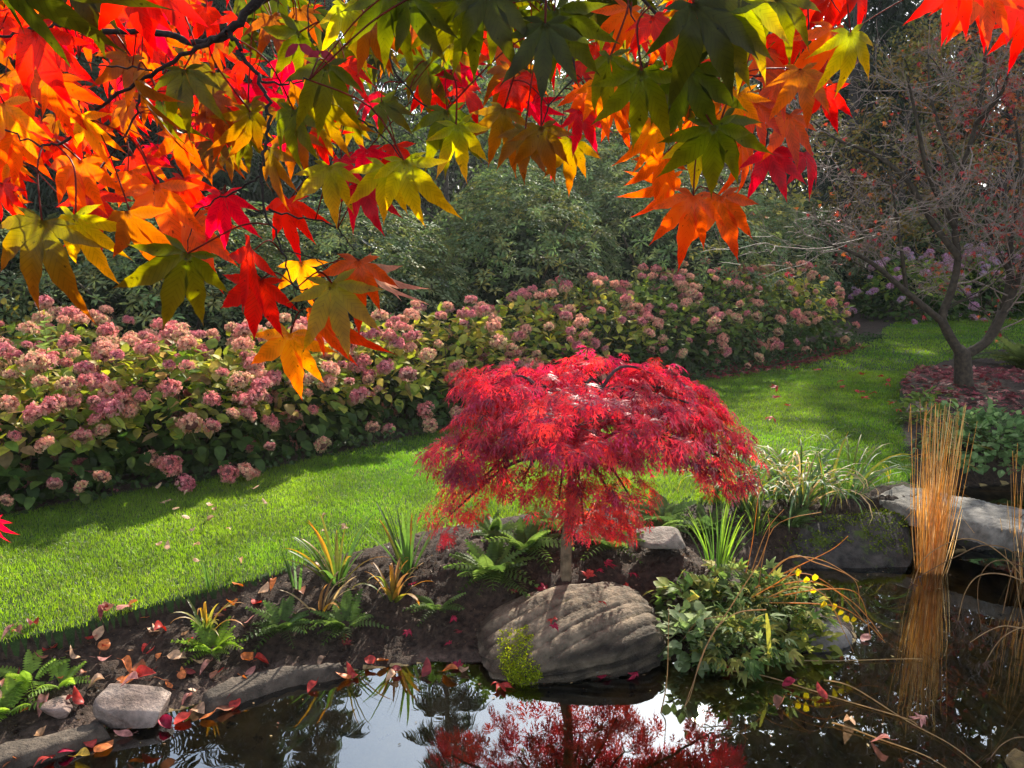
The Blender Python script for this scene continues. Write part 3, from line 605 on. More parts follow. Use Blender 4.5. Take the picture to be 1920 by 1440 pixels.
for loc, sc, rot, var, lab in [((-3.6, 8.6), (.95, .9, .80), 0, 0, 'very dark rhododendron behind the left end of the hydrangea hedge'), ((-1.9, 9.6), (.9, .9, .80), 1, 1, 'rhododendron with long narrow leaves left of the hanging amber leaves'),
   ((.0, 11.3), (1.0, .95, 1.0), 2, 2, 'grey green rhododendron just right of the hanging amber leaves'), ((2.4, 12.6), (1.1, 1.0, 1.05), 3.5, 3, 'broad rounded rhododendron behind the low red maple'),
   ((1.2, 14.8), (1.3, 1.1, 1.30), 4.4, 0, 'tallest rhododendron mound in the misty middle of the garden'), ((4.7, 16.9), (1.15, 1.0, 1.02), 5, 1, 'dark rhododendron above the right part of the hydrangea hedge'),
   ((7.0, 20.6), (1.2, 1.0, 1.05), .6, 2, 'rhododendron behind the rounded end of the hydrangea hedge'), ((2.6, 19.0), (1.4, 1.2, 1.3), 1.7, 3, 'sunlit topped rhododendron set far back behind the hedge'),
   ((11.2, 21.2), (1.4, 1.1, 1.05), 2.6, 0, 'rhododendron behind the mauve hydrangeas and bare maple'), ((14.6, 21.8), (1.4, 1.1, 1.1), 3.9, 1, 'rhododendron at the right edge behind the bare maple'), ((-5.8, 8.2), (1.0, 1.0, .85), 2.2, 3, 'dark rhododendron at the left edge of the view')]:
    rhodo(loc, sc, rot, var, lab)
t = thing('golden_shrub', 'low olive gold shrub in deep shade at the left edge behind the hydrangeas', 'shrub', (-4.35, 7.0, .2))
m = MB(); P, d = shell(700, np.array((.9, .7, 1.25)), .6, 0); B = basis(nrm(d + rdir(len(P)) * .5), d + [0, 0, .8]); m.inst(OVL, B * .07, P, pick([(.25, .21, .03), (.16, .15, .03), (.32, .24, .04)], len(P))); m.build('foliage', M_HYD, t)
st = MB(); [st.tube([(0, 0, -.05), (.1 * q - .3, .02 * q, .5), (.22 * q - .6, .05, .95)], [.012, .006], 5, (.1, .08, .05)) for q in range(6)]; st.build('stems', M_BARK, t)

# ------------------------------------------------------------------ trees behind
CL = [T_clump(7, k, .24) for k in range(4)]; SP = [T_spray(11, k) for k in range(4)]
def broad_tree(name, label, cat, loc, h, R, cols, n, size, base=.25, lean=0, group=None, dens=.55, trunkcol=(.07, .055, .045), seed=0, mat=None, nb=26):
    t = thing(name, label, cat, (*loc, .15), group); tr = MB(); m = MB()
    tp = smooth([(0, 0, -.1), (.1, 0, h * .25), (lean * .5, .1, h * .55), (lean, 0, h * .92)], 5); rk = .5 if h > 20 else 1.0; tr.tube(tp, np.linspace(.016 * h * rk, .004 * h * rk, len(tp)), 8, np.array(trunkcol) * (.6 if h > 20 else 1))
    ends = []
    for k in range(nb):
        f = base + (.95 - base) * (k + .5) / nb; p0 = tp[int(f / .95 * (len(tp) - 1))]; a = k * 2.4 + rng.normal() * .3
        prof = (sin(pi * min(1, (f - base) / (1 - base) * .82 + .18)) ** .7); rr = R * prof * rng.uniform(.75, 1.1)
        e = p0 + np.array([cos(a) * rr, sin(a) * rr, rr * rng.uniform(.15, .55)]); tr.tube(smooth([p0, (p0 + e) / 2 + [0, 0, .12 * rr], e], 4), [.004 * h, .0012 * h], 5, trunkcol); ends.append((p0, e))
    P = []
    for k in range(n):
        p0, e = ends[rng.integers(0, len(ends))]; f = rng.uniform(.35, 1.05); P.append(p0 + (e - p0) * f + rng.normal(size=3) * R * .13 * [1, 1, .8])
    P = np.array(P); B = basis(rdir(n), rdir(n)) * (size * (.7 + .6 * rng.random((n, 1, 1)))); k = n // 4; C = pick(cols, n, .2)
    for q in range(4): m.inst(CL[q], B[q * k:(q + 1) * k], P[q * k:(q + 1) * k], C[q * k:(q + 1) * k])
    tr.build('trunk', M_BARK, t); m.build('crown', mat or M_TREE, t); return t
def conifer(label, loc, h, R, cols, n, size, group='tall dark conifers at the back', base=.04):
    t = thing('conifer', label, 'conifer', (*loc, .15), group); tr = MB(); m = MB(); tr.tube([(0, 0, -.1), (0, 0, h * .5), (0, 0, h)], [.018 * h, .01 * h, .01], 8, (.06, .045, .035)); P = []; D = []
    nb = 70
    for k in range(nb):
        f = base + (1 - base) * ((k + rng.random()) / nb) ** 1.1; a = k * 2.4 + rng.normal() * .2; rr = R * (1 - f) ** .75 * rng.uniform(.75, 1.1) + .15; z = f * h
        e = np.array([cos(a) * rr, sin(a) * rr, z - .18 * rr]); tr.tube([(0, 0, z), e * [.5, .5, 0] + [0, 0, z + .04 * rr], e], [.03, .01], 4, (.06, .045, .035))
        q = max(3, int(n / nb * (1.6 - 1.2 * f)))
        ff = rng.random((q, 1)) ** .6; pp = e * ff * [1, 1, 0] + np.array([0, 0, z]) - [0, 0, .18 * rr] * ff ** 2 + rng.normal(size=(q, 3)) * [.10 * rr + .08, .10 * rr + .08, .10]
        P.append(pp); D.append(nrm(np.array([cos(a), sin(a), -.45]) + rng.normal(size=(q, 3)) * .45))
    P = np.concatenate(P); D = np.concatenate(D); n = len(P); B = basis(D, np.repeat([[0, 0, 1.]], n, 0) + .4 * rdir(n)) * (size * (.7 + .6 * rng.random((n, 1, 1)))); C = pick(cols, n, .2); k = n // 4
    for q in range(4): m.inst(SP[q], B[q * k:(q + 1) * k], P[q * k:(q + 1) * k], C[q * k:(q + 1) * k])
    tr.build('trunk', M_BARK, t); m.build('crown', M_TREE, t); return t
DC = [(.030, .05, .022), (.045, .07, .03), (.022, .036, .018)]; LC2 = [(.07, .09, .03), (.10, .11, .035), (.05, .07, .025)]
for lab, loc, h, R, cols, n in [('drooping dark conifer filling the left edge behind the red leaves', (-7.4, 11.6), 11, 3.2, DC, 2600), ('dark conifer behind the left red maple leaves', (-4.8, 13.2), 7.5, 2.6, DC, 2600),
   ('sunlit yellowish conifer glimpsed at the top left corner', (-12.2, 19), 19, 4.2, LC2, 2400), ('tall conifer just left of the misty middle', (-5.6, 21), 13.5, 3.2, DC, 2600), ('slender tall conifer in the mist behind the green maple leaves', (-2.2, 25), 17.5, 2.6, DC, 2400),
   ('tall broad conifer at the far right behind the orange leaves', (14.5, 27), 21, 4.4, DC, 2600), ('dark conifer behind the right hanging orange leaves', (11.0, 25.5), 11, 3.2, DC, 2600), ('dark conifer above the bare maple twigs', (19.5, 28), 20, 4.5, DC, 2400), ('large dark conifer at the far left edge', (-16.5, 24), 22, 5, DC, 2200)]:
    conifer(lab, loc, h, R, cols, n, .55)
G1 = [(.10, .15, .04), (.16, .20, .05), (.07, .11, .035)]; G2 = [(.22, .22, .05), (.14, .17, .05), (.28, .24, .06)]; OR = [(.36, .17, .03), (.30, .20, .04), (.12, .13, .04), (.4, .12, .04)]
TG = 'woodland trees behind the rhododendrons'
broad_tree('green_tree', 'light green thin leaved tree in the misty gap between the maple leaves', 'tree', (1.6, 19.5), 7.0, 2.6, G1, 1700, .26, .12, .3, TG)
broad_tree('green_tree', 'pale yellow green tree in the mist left of the hanging orange leaves', 'tree', (4.6, 21.5), 7.5, 2.8, G2, 1700, .28, .1, -.3, TG)
broad_tree('green_tree', 'grey green tree behind the lit yellow maple leaf', 'tree', (-1.6, 18.6), 7.0, 2.6, G1, 1600, .26, .12, .2, TG)
broad_tree('green_tree', 'tall pale tree at the back of the misty gap', 'tree', (3.2, 30), 11.5, 4.0, G2, 2200, .36, .15, .5, TG)
broad_tree('rusty_shrub', 'small rusty twigged shrub above the rhododendrons in the middle', 'shrub', (4.4, 18.8), 4.0, 1.2, [(.22, .09, .07), (.16, .10, .07)], 420, .2, .3, .1, TG)
broad_tree('autumn_tree', 'tree with orange and gold autumn leaves at the upper right', 'tree', (13.4, 22.5), 8.2, 2.9, OR, 1900, .26, .1, .3, TG)
broad_tree('autumn_tree', 'olive gold autumn tree above the bare maple twigs', 'tree', (10.2, 21.6), 7.8, 2.4, [(.24, .20, .04), (.12, .13, .04), (.30, .17, .04)], 1500, .26, .12, .2, TG)
broad_tree('autumn_tree', 'orange leaved tree at the right edge behind the bare maple', 'tree', (15.6, 19.5), 6.5, 2.2, [(.40, .13, .05), (.34, .16, .05), (.2, .12, .05)], 1200, .24, .1, -.2, TG)
for x, y, h in ((-9, 30, 17), (6.5, 34, 13), (12, 36, 19), (20, 36, 20), (-14, 34, 20), (-2.5, 36, 15), (25, 30, 18), (-21, 30, 20)):
    lab = {-9: 'tall woodland tree behind the left conifers', 6.5: 'woodland tree at the back right of the misty gap', 12: 'tall woodland tree behind the right dark conifer', 20: 'tall woodland tree behind the orange autumn tree', -14: 'tall woodland tree at the far left back', -2.5: 'tall woodland tree behind the slender conifer', 25: 'woodland tree beyond the right edge', -21: 'woodland tree beyond the left edge'}[x]
    broad_tree('woodland_tree', lab, 'tree', (x, y), h, h * .3, [(.05, .075, .03), (.08, .10, .035), (.04, .055, .025)], 2200, .55, .08, 0, TG)
for x, y, h, R, lab in ((9.3, 23.0, 25, 2.9, 'tall tree with a high crown behind the mauve hydrangeas'), (14.0, 23.5, 26, 3.6, 'tall high crowned tree behind the bare maple'), (18.8, 24, 25, 3.6, 'tall high crowned tree beyond the right edge')):
    broad_tree('tall_tree', lab, 'tree', (x, y), h, R, [(.05, .07, .025), (.07, .09, .03), (.04, .05, .02)], 2500, .62, .53, 0, TG, nb=34)  # unseen crowns shaped high: reflection stays dark, sun passes under
m = MB(); n = 9000; a = rng.uniform(radians(-62), radians(62), n); r = rng.uniform(38, 46, n); P = np.stack([np.sin(a) * r, np.cos(a) * r, .2 + rng.random(n) ** 1.2 * np.where(a > radians(17), 17, 11 + 2 * np.sin(a * 9))], 1); B = basis(rdir(n), rdir(n)) * rng.uniform(.9, 1.7, (n, 1, 1))
m.inst(CL[0], B, P, pick([(.045, .06, .03), (.07, .085, .035), (.03, .04, .02)], n)); tag(m.build('far_wood', M_TREE), 'dark far woodland closing off the back of the garden', 'woodland', kind='stuff')
# ------------------------------------------------------------------ the nearly bare maple on the right
t = thing('bare_maple', 'nearly bare maple with forked grey trunk and a haze of fine twigs on the right', 'tree', (*atz(1807, 728, .33)[:2], .33)); O = np.array(t.location); Y0 = O[1]
LIMBS = [([(1807, 745), (1806, 700), (1804, 660)], 0, .105, .085, 0), ([(1804, 668), (1776, 622), (1767, 592), (1784, 545), (1796, 485), (1790, 425), (1800, 335), (1830, 232), (1846, 130), (1850, 40)], .1, .056, .013, 1),
  ([(1804, 668), (1850, 640), (1880, 592), (1906, 532), (1928, 470), (1965, 380), (1990, 250)], -.1, .056, .013, 1), ([(1850, 640), (1878, 585), (1893, 520), (1896, 440), (1915, 330), (1900, 200)], .35, .05, .012, 1),
  ([(1768, 605), (1700, 548), (1640, 497), (1590, 470), (1545, 455)], -.25, .04, .008, 1), ([(1796, 480), (1750, 420), (1702, 340), (1640, 290), (1570, 262), (1520, 225)], .3, .04, .008, 1), ([(1790, 425), (1742, 330), (1720, 230), (1700, 140)], -.3, .035, .008, 1),
  ([(1700, 548), (1690, 470), (1680, 400), (1665, 300)], -.4, .025, .006, 1), ([(1800, 335), (1770, 260), (1745, 180), (1740, 90)], .5, .03, .006, 1), ([(1830, 232), (1880, 170), (1900, 90)], -.4, .03, .006, 1), ([(1906, 532), (1850, 420), (1860, 300)], .5, .03, .006, 1)]
tr = MB(); tw = MB(); tips = []
barkc = (.055, .040, .026); twc = (.26, .185, .145)
def grow(p0, d, l, r, lev):
    k = 5; pts = [p0]; d = nrm(d)
    for q in range(k):
        d = nrm(d + rng.normal(size=3) * .22 + [0, 0, .03]); pts.append(pts[-1] + d * l / k)
    pts = np.array(pts); r = max(r, .0022); (tw if lev > 1 else tr).tube(pts, np.linspace(r, max(r * .5, .0022), k + 1), 4 if lev > 1 else 5, twc if lev > 1 else barkc)
    if lev >= 4: tips.append(pts[-1]); return
    nch = [0, 5, 5, 4][lev]
    for q in range(nch):
        f = rng.integers(2, k + 1); a = rdir(1)[0]; dd = nrm(nrm(pts[f] - pts[f - 1]) * .75 + a * .75 + [0, 0, .06]); grow(pts[f], dd, l * rng.uniform(.45, .68), r * .5, lev + 1)
for pts, dy, r0, r1, lev in LIMBS:
    n_ = len(pts); w_ = np.array([aty(x, y, Y0 + dy * (k / max(1, n_ - 1))) for k, (x, y) in enumerate(pts)]) - O; w_ = smooth(w_, 5); tr.tube(w_, np.linspace(r0, r1, len(w_)), 9, barkc)
    if lev:
        L_ = len(w_)
        for k in range(max(5, int(L_ * .36))):
            f = rng.integers(L_ // 4, L_); ax = nrm(w_[min(f, L_ - 1)] - w_[f - 1]); a = rdir(1)[0]; grow(w_[f], ax * .4 + a * [1, .8, .6] + [-.12, 0, .12], rng.uniform(.45, .95), max(r1 * .7, .006), 2 if rng.random() < .75 else 1)
tr.build('trunk', M_BARK, t); tw.build('twigs', M_BARK_FINE, t)
lf = MB(); tips = np.array(tips); sel = tips[rng.random(len(tips)) < np.clip(.10 + .2 * (tips[:, 0] > -.1) + .2 * (tips[:, 0] > .3), 0, 1) * min(1, 2600 / len(tips))]
sel = np.repeat(sel, 2, 0) + rng.normal(size=(len(sel) * 2, 3)) * .05; n = len(sel); Tm = T_maple(5, .4, 3, seg=3)
lf.inst((Tm[0], Tm[1]), basis(rdir(n) + [0, 0, -.9], rdir(n)) * rng.uniform(.035, .075, (n, 1, 1)), sel, pick([(.50, .08, .05), (.34, .03, .04), (.58, .18, .07), (.42, .05, .05)], n)); lf.build('remaining_leaves', M_FALLEN, t)

# ------------------------------------------------------------------ the low laceleaf maple
t = thing('laceleaf_maple', 'low weeping maple with a crimson mop of finely cut leaves beside the pond', 'tree', (*atz(1062, 1048, .33)[:2], .30)); O = np.array(t.location); Y0 = O[1]
TIERS = [(912, 723, 62, 34, .0, .5), (985, 743, 110, 48, .05, .9), (1130, 723, 120, 46, .22, 1.0), (1225, 743, 95, 42, .1, .7), (930, 793, 70, 46, -.1, .55), (1080, 793, 125, 46, -.35, .9), (1000, 803, 60, 36, -.25, .4), (1210, 800, 115, 46, -.22, .8), (1290, 793, 80, 42, .05, .5),
  (866, 852, 62, 36, -.2, .45), (1325, 835, 70, 46, -.05, .5), (1385, 866, 45, 42, -.1, .25), (878, 911, 52, 50, -.12, .42), (842, 961, 40, 46, -.2, .25), (975, 901, 46, 30, -.05, .22), (1075, 871, 60, 46, -.12, .45), (1048, 931, 60, 42, -.15, .45), (1150, 876, 52, 54, -.25, .5),
  (1185, 931, 50, 42, -.1, .4), (1095, 976, 34, 34, -.12, .2), (1165, 981, 30, 26, -.05, .18), (1350, 894, 42, 32, .1, .22), (1080, 773, 160, 40, .5, .6), (1300, 743, 40, 22, .2, .15), (1335, 768, 30, 18, .1, .1), (1225, 698, 45, 20, .3, .2)]
LT = [T_lace(k) for k in range(5)]
wd = MB(); cr = MB(); crown0 = aty(1070, 850, Y0) - O
tp = smooth([(0, 0, -.12), (.0, .01, .12), (.02, .0, .3), crown0 + [0.01, 0, -.08], crown0], 5); wd.tube(tp, np.linspace(.030, .022, len(tp)), 9, (.17, .125, .075))
for x, y, rx, ry, dy, wgt in TIERS:
    Yt = Y0 + dy; c_ = aty(x, y, Yt) - O; sx = rx * Yt / FPX; sz = ry * Yt / FPX; sy = min(sx, .30)
    hub = c_ + [0, 0, -.15 * sz]; mid = (crown0 + hub) / 2 + [0, 0, .10 + .25 * max(0, hub[2] - crown0[2] + .1)]
    st_ = tp[-1] if rng.random() < .6 else tp[-4]; br = smooth([st_, mid, hub], 7); wd.tube(br, np.linspace(.013, .004, len(br)), 6, (.05, .03, .03))
    n = int((140 if y < 870 else 74) * wgt + 14); d = rdir(n * 3); d[:, 2] = d[:, 2] * 1.0 + .15; d = nrm(d); lmp = n3(d * 3 + [x * .01, y * .01, 0], 1.2, int(x) % 50); keep = lmp > -.022; d = d[keep]; n = len(d); rad = (1 + 1.1 * lmp[keep][:, None]) * rng.uniform(.80, 1.12, (n, 1)) * np.where(rng.random((n, 1)) < .12, 1.22, 1); P = c_ + d * [sx, sy, sz] * rad; P[:, 2] -= .12 * sz * (1 - np.clip(d[:, 2:], 0, 1))[:, 0]
    for q in range(0, n, 22):
        e = P[q]; wd.tube(smooth([hub, (hub + e) / 2 + [0, 0, .18 * sz], e], 4), [.0028, .001], 4, (.06, .025, .03))
    outw = nrm((P - c_) * [1, 1, .25] + (c_ - crown0) * [.35, .35, 0]); D = nrm(outw * .75 + [0, 0, -.62] + .35 * rdir(n)); nz_ = outw * .55 + [0, 0, .8] + .45 * rdir(n)
    B = basis(D, nz_) * (rng.uniform(.065, .11, (n, 1, 1)) if y < 870 else rng.uniform(.055, .09, (n, 1, 1))); C = pick([(.44, .024, .05), (.56, .03, .05), (.34, .02, .06), (.64, .055, .045), (.24, .016, .055)], n, .32)
    if y > 906 or dy > .35: C = pick([(.52, .035, .045), (.62, .07, .045), (.42, .025, .05)], n, .2)  # rear and lowest leaves brighter: backlight put into their colour
    k = n // 5
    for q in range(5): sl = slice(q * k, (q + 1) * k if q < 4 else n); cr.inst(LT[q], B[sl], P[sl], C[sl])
wd.build('trunk', M_BARK, t); cr.build('crown', M_LACE, t)

# ------------------------------------------------------------------ stones
def rotm(ax, ay, az):
    cx, sx, cy, sy, cz, sz = cos(ax), sin(ax), cos(ay), sin(ay), cos(az), sin(az)
    return np.array([[cz, -sz, 0], [sz, cz, 0], [0, 0, 1]]) @ np.array([[cy, 0, sy], [0, 1, 0], [-sy, 0, cy]]) @ np.array([[1, 0, 0], [0, cx, -sx], [0, sx, cx]])
def rock(name, label, loc, R, rot=(0, 0, 0), box=2.6, seed=0, sub=5, rough=.10, groove=0., cols=((.16, .13, .11), (.27, .22, .18)), group=None, gdir=.35, cuts=0, mat=None):
    V, F = ico(sub); nn = (np.abs(V) ** box).sum(1) ** (1 / box); P = V / nn[:, None]
    P = P * (1 + rough * 2 * n3(V, 1.6, seed) + rough * .8 * n3(V, 5, seed + 3))[:, None]; rc = np.random.default_rng(seed)
    for q in range(cuts):
        nv = nrm(rc.normal(size=3)); dv = rc.uniform(.62, .9); P = P - nv * np.maximum(0, P @ nv - dv)[:, None] * .93
    P = P * np.array(R)
    if groove > .015: P[:, 2] *= (.55 + .45 * sstep(-.42, .05, P[:, 0]))
    q = P[:, 1] * cos(gdir) - P[:, 0] * sin(gdir) + .05 * n3(P, 6, seed + 2) + (.10 * n3(P, 2.6, seed + 31) if groove > .015 else 0)
    g = 0
    if groove:
        g = np.abs(np.sin(q * 36)) ** .45 * (.45 + .5 * fbm(P[:, 0] * 5, q * 30, 2, 9)) + np.abs(np.sin(q * 131 + 1 + 3 * n3(P, 9, 3))) * .28; z3 = P[:, 2] + .25 * q; top = sstep(.2, .6, V[:, 2])
        P = P - V * (groove * (1 - g) * top)[:, None]; P = P - V * (groove * .55 * np.abs(np.sin(z3 * 105 + 11 * n3(P, 5, 8))) ** .5 * (1 - top))[:, None]
    P = P + V * (.03 * min(R) * 2 * n3(V, 18, seed + 6))[:, None]
    w_ = np.clip(.5 + 1.6 * n3(P, 7, seed + 4) + .15 * np.sin(q * 60), 0, 1)[:, None]; C = np.array(cols[0]) * (1 - w_) + np.array(cols[1]) * w_
    if groove:
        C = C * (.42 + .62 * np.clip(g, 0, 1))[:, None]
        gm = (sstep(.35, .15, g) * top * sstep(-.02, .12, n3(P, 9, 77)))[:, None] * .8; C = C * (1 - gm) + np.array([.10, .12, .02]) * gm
    if groove > .015: dk = (sstep(.74, .46, V[:, 2] + .10 * V[:, 1] + .6 * n3(V, 2.2, 44)) * (.75 + .25 * np.sin(P[:, 2] * 95 + 6 * n3(P, 4, 3))))[:, None]; C = C * (1 - dk * .82); C = C + dk * np.array([.035, .018, .01]) * (V[:, :1] < -.55)  # lower front darkened: strata tone plus the unlit face's shade in the colour
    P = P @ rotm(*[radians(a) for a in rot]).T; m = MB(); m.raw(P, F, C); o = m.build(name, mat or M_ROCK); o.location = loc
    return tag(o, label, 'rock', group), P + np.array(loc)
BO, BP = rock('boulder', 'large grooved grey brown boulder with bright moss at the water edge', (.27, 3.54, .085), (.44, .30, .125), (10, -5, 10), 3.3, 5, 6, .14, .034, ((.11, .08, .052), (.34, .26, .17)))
def moss_on(parent, pts, name='moss', blade=.012, n=1800, cols=((.30, .36, .02), (.20, .27, .02), (.42, .44, .03)), lift=.012):
    m = MB(); idx = rng.integers(0, len(pts), n); P = pts[idx] + rng.normal(size=(n, 3)) * .006; B = basis(nrm(rdir(n) * .8 + [0, -.5, .35]), rdir(n)) * (blade * rng.uniform(.6, 1.3, (n, 1, 1)))
    m.inst(T_ovate(2, .25, .2, .4), B, P + np.array([0, -lift, lift * .5]) * rng.random((n, 1)) - np.array(parent.location), pick(cols, n, .2)); return m.build(name, M_MOSS, parent)
ctr = atz(980, 1235, .1); mk = (((BP[:, 0] - .035 - .25 * (BP[:, 2] - .06) * -1) / .075) ** 2 + ((BP[:, 2] - .06) / .10) ** 2 < rng.random(len(BP)) ** .6 * 1.5 + 7 * n3(BP, 13, 2)) & (BP[:, 1] < 3.5) & (BP[:, 2] > -.01)
moss_on(BO, BP[mk] if mk.sum() > 20 else BP[:50], n=2600)
rock('stepping_stone', 'flat pale stone lying on the soil right of the low red maple trunk', (.80, 4.12, .335), (.135, .10, .05), (4, 3, 15), 4, 9, 4, .06, 0, ((.20, .17, .14), (.30, .26, .22)), cuts=8)
rock('edge_stone', 'square grey pink stone with fallen leaves on top at the lower left bank', tuple(atz(258, 1322, .06)), (.150, .10, .068), (8, 4, -10), 5, 14, 5, .10, 0, ((.18, .12, .095), (.36, .28, .23)), cuts=12)
rock('pebble', 'small flat reddish stone at the lower left corner of the bank', (-1.83, 2.96, .06), (.065, .055, .03), (0, 8, 20), 4, 17, 4, .09, 0, ((.20, .13, .11), (.30, .22, .18)), cuts=9)
rock('mossy_stone', 'pale stone at the water line below the leafy bank plants', (1.50, 3.66, .0), (.15, .13, .075), (0, 0, 20), 2.8, 21, 4, .1, 0, ((.17, .14, .12), (.28, .25, .22)))
RS, RP = rock('rock_outcrop', 'dark wet rock sloping into the pond with patches of moss', (2.08, 4.86, .02), (.62, .36, .20), (24, 0, 4), 3.2, 25, 5, .16, .012, ((.035, .030, .026), (.13, .105, .085)), cuts=7, mat=M_MOSSROCK)
mk = (RP[:, 2] > .05) & (n3(RP, 4, 90) > -.01); moss_on(RS, RP[mk] if mk.sum() > 20 else RP, n=5200, blade=.016, cols=((.14, .20, .025), (.22, .26, .03), (.09, .13, .02)), lift=.008)
rock('rock_outcrop', 'dark low rock under the flat slab at the right edge of the pond', (3.0, 4.98, -.04), (.55, .22, .19), (10, 0, -8), 3.2, 29, 5, .14, .006, ((.04, .035, .03), (.12, .10, .085)), cuts=7, mat=M_MOSSROCK)
rock('pond_stone', 'ochre stone half under water in the lower right corner', tuple(atz(1915, 1432, -.01)), (.085, .065, .05), (0, 0, 10), 2.6, 31, 4, .1, 0, ((.16, .10, .035), (.24, .16, .06)), cuts=6)
def slab(name, label, poly, zt, th, cols, seed, cat='stone', rough=.012, step=.02):
    """a flat irregular stone: a gridded top that dips at its rim, with skirt sides"""
    poly = [tuple(p) for p in poly]; xs = [p[0] for p in poly]; ys = [p[1] for p in poly]; gx_ = np.arange(min(xs), max(xs) + step, step); gy_ = np.arange(min(ys), max(ys) + step, step)
    A, Bb = np.meshgrid(gx_, gy_, indexing='ij'); a, b = A.ravel(), Bb.ravel(); wv = .03 * (fbm(a * 9, b * 9, 2, seed) - .4); ins = inpoly(a + wv, b + wv, poly); d = dpoly(a + wv, b + wv, poly)
    z = zt + rough * 3 * (fbm(a * 7, b * 7, 4, seed + 1) - .45) - th * np.clip(1 - d / .022, 0, 1) ** 2 * .6; z = np.where(ins, z, zt - th)
    ny_ = len(gy_); i, j = np.meshgrid(np.arange(len(gx_) - 1), np.arange(ny_ - 1), indexing='ij'); q = (i * ny_ + j).ravel(); q = np.stack([q, q + ny_, q + ny_ + 1, q + 1], 1); q = q[ins[q].any(1)]
    u, inv = np.unique(q, return_inverse=True); q = inv.reshape(-1, 4); V = np.stack([a, b, z], 1)[u]; w_ = fbm(V[:, 0] * 11, V[:, 1] * 11, 4, seed + 2)[:, None]
    m = MB(); m.raw(V, np.concatenate([q[:, [0, 1, 2]], q[:, [0, 2, 3]]]), np.array(cols[0]) * (1 - w_) + np.array(cols[1]) * w_); o = m.build(name, M_ROCK, origin=V.mean(0)); return tag(o, label, cat)
pz = lambda z, *pp: [atz(x, y, z)[:2] for x, y in pp]
slab('stone_slab', 'long flat grey stone slab bridging the inlet at the right edge', pz(.27, (1625, 932), (1690, 905), (1800, 930), (1960, 962), (1990, 1014), (1860, 992), (1760, 968), (1660, 942)), .27, .10, ((.11, .10, .08), (.30, .27, .23)), 3)
slab('stone_edging', 'smooth pale edging stone along the water below the left ferns', pz(.05, (-60, 1405), (60, 1375), (190, 1343), (205, 1362), (110, 1398), (-60, 1450)), .05, .09, ((.065, .048, .034), (.13, .098, .072)), 5)
slab('stone_edging', 'pale brown edging stone with fallen leaves between the square stone and the boulder', pz(.05, (372, 1300), (430, 1268), (520, 1250), (640, 1238), (650, 1252), (540, 1270), (455, 1297), (385, 1320)), .05, .09, ((.065, .048, .034), (.13, .098, .072)), 8)

# ------------------------------------------------------------------ herbaceous plants
def blades(name, label, cat, loc, n, ln, spread, w, cols, arch=.5, lean=.35, base=.03, group=None, rnd=.3, mat=None, dead=None):
    t = thing(name, label, cat, loc, group); m = MB(); S_ = 9
    for k in range(n):
        a = rng.uniform(0, 2 * pi); out_ = np.array([cos(a), sin(a), 0]); l = ln * (1 - rnd * rng.random()); le = lean * rng.random() ** .7; ar = arch * rng.uniform(.4, 1.3)
        b = out_ * base * rng.random() * [1, .8, 1] + [0, 0, -.02]; th = le; p = [b]
        for q in range(S_):
            th = th + ar * (q / S_) ** 1.3 * .42; p.append(p[-1] + (out_ * sin(th) * spread + np.array([0, 0, cos(th)])) * l / S_)
        p = np.array(p); s_ = np.array([-out_[1], out_[0], 0]) + .5 * rng.normal(size=3) * [1, 1, .2]; s_ = nrm(s_); tt = np.linspace(0, 1, S_ + 1); ww = w * rng.uniform(.7, 1.2) * np.clip(np.minimum(.55 + tt * 1.8, (1 - tt) ** .55 * 1.25), 0, 1)
        nn = nrm(np.cross(nrm(np.gradient(p, axis=0)), s_)); V = np.stack([p - s_ * ww[:, None] + nn * ww[:, None] * .3, p, p + s_ * ww[:, None] + nn * ww[:, None] * .3], 1).reshape(-1, 3); F = []
        for q in range(S_): c_ = 3 * q; F += [(c_, c_ + 1, c_ + 4), (c_, c_ + 4, c_ + 3), (c_ + 1, c_ + 2, c_ + 5), (c_ + 1, c_ + 5, c_ + 4)]
        cb, ct = cols[rng.integers(0, len(cols))]; f = np.clip(np.repeat(tt, 3) * 1.3 - rng.uniform(0, .6), 0, 1)[:, None]; C = (np.array(cb) * (1 - f) + np.array(ct) * f) * (1 + .12 * rng.normal()); m.raw(V, F, np.clip(C, .01, .9))
    m.build('blades', mat or M_BLADE, t); return t
gB = ((.07, .14, .03), (.12, .20, .04)); gY = ((.10, .17, .03), (.40, .30, .06)); gO = ((.14, .17, .03), (.55, .22, .05)); oO = ((.42, .24, .05), (.55, .26, .06)); bR = ((.28, .14, .05), (.35, .18, .08)); gC = ((.10, .16, .07), (.16, .24, .10)); pT = ((.40, .28, .13), (.5, .36, .2))
def at(px, py, z=.28):
    h = .2
    for _ in range(9): p = atz(px, py, h); h = .5 * h + .5 * hz(p[0], p[1])
    return (p[0], p[1], hz(p[0], p[1]))
IG = 'iris clumps planted along the bank'
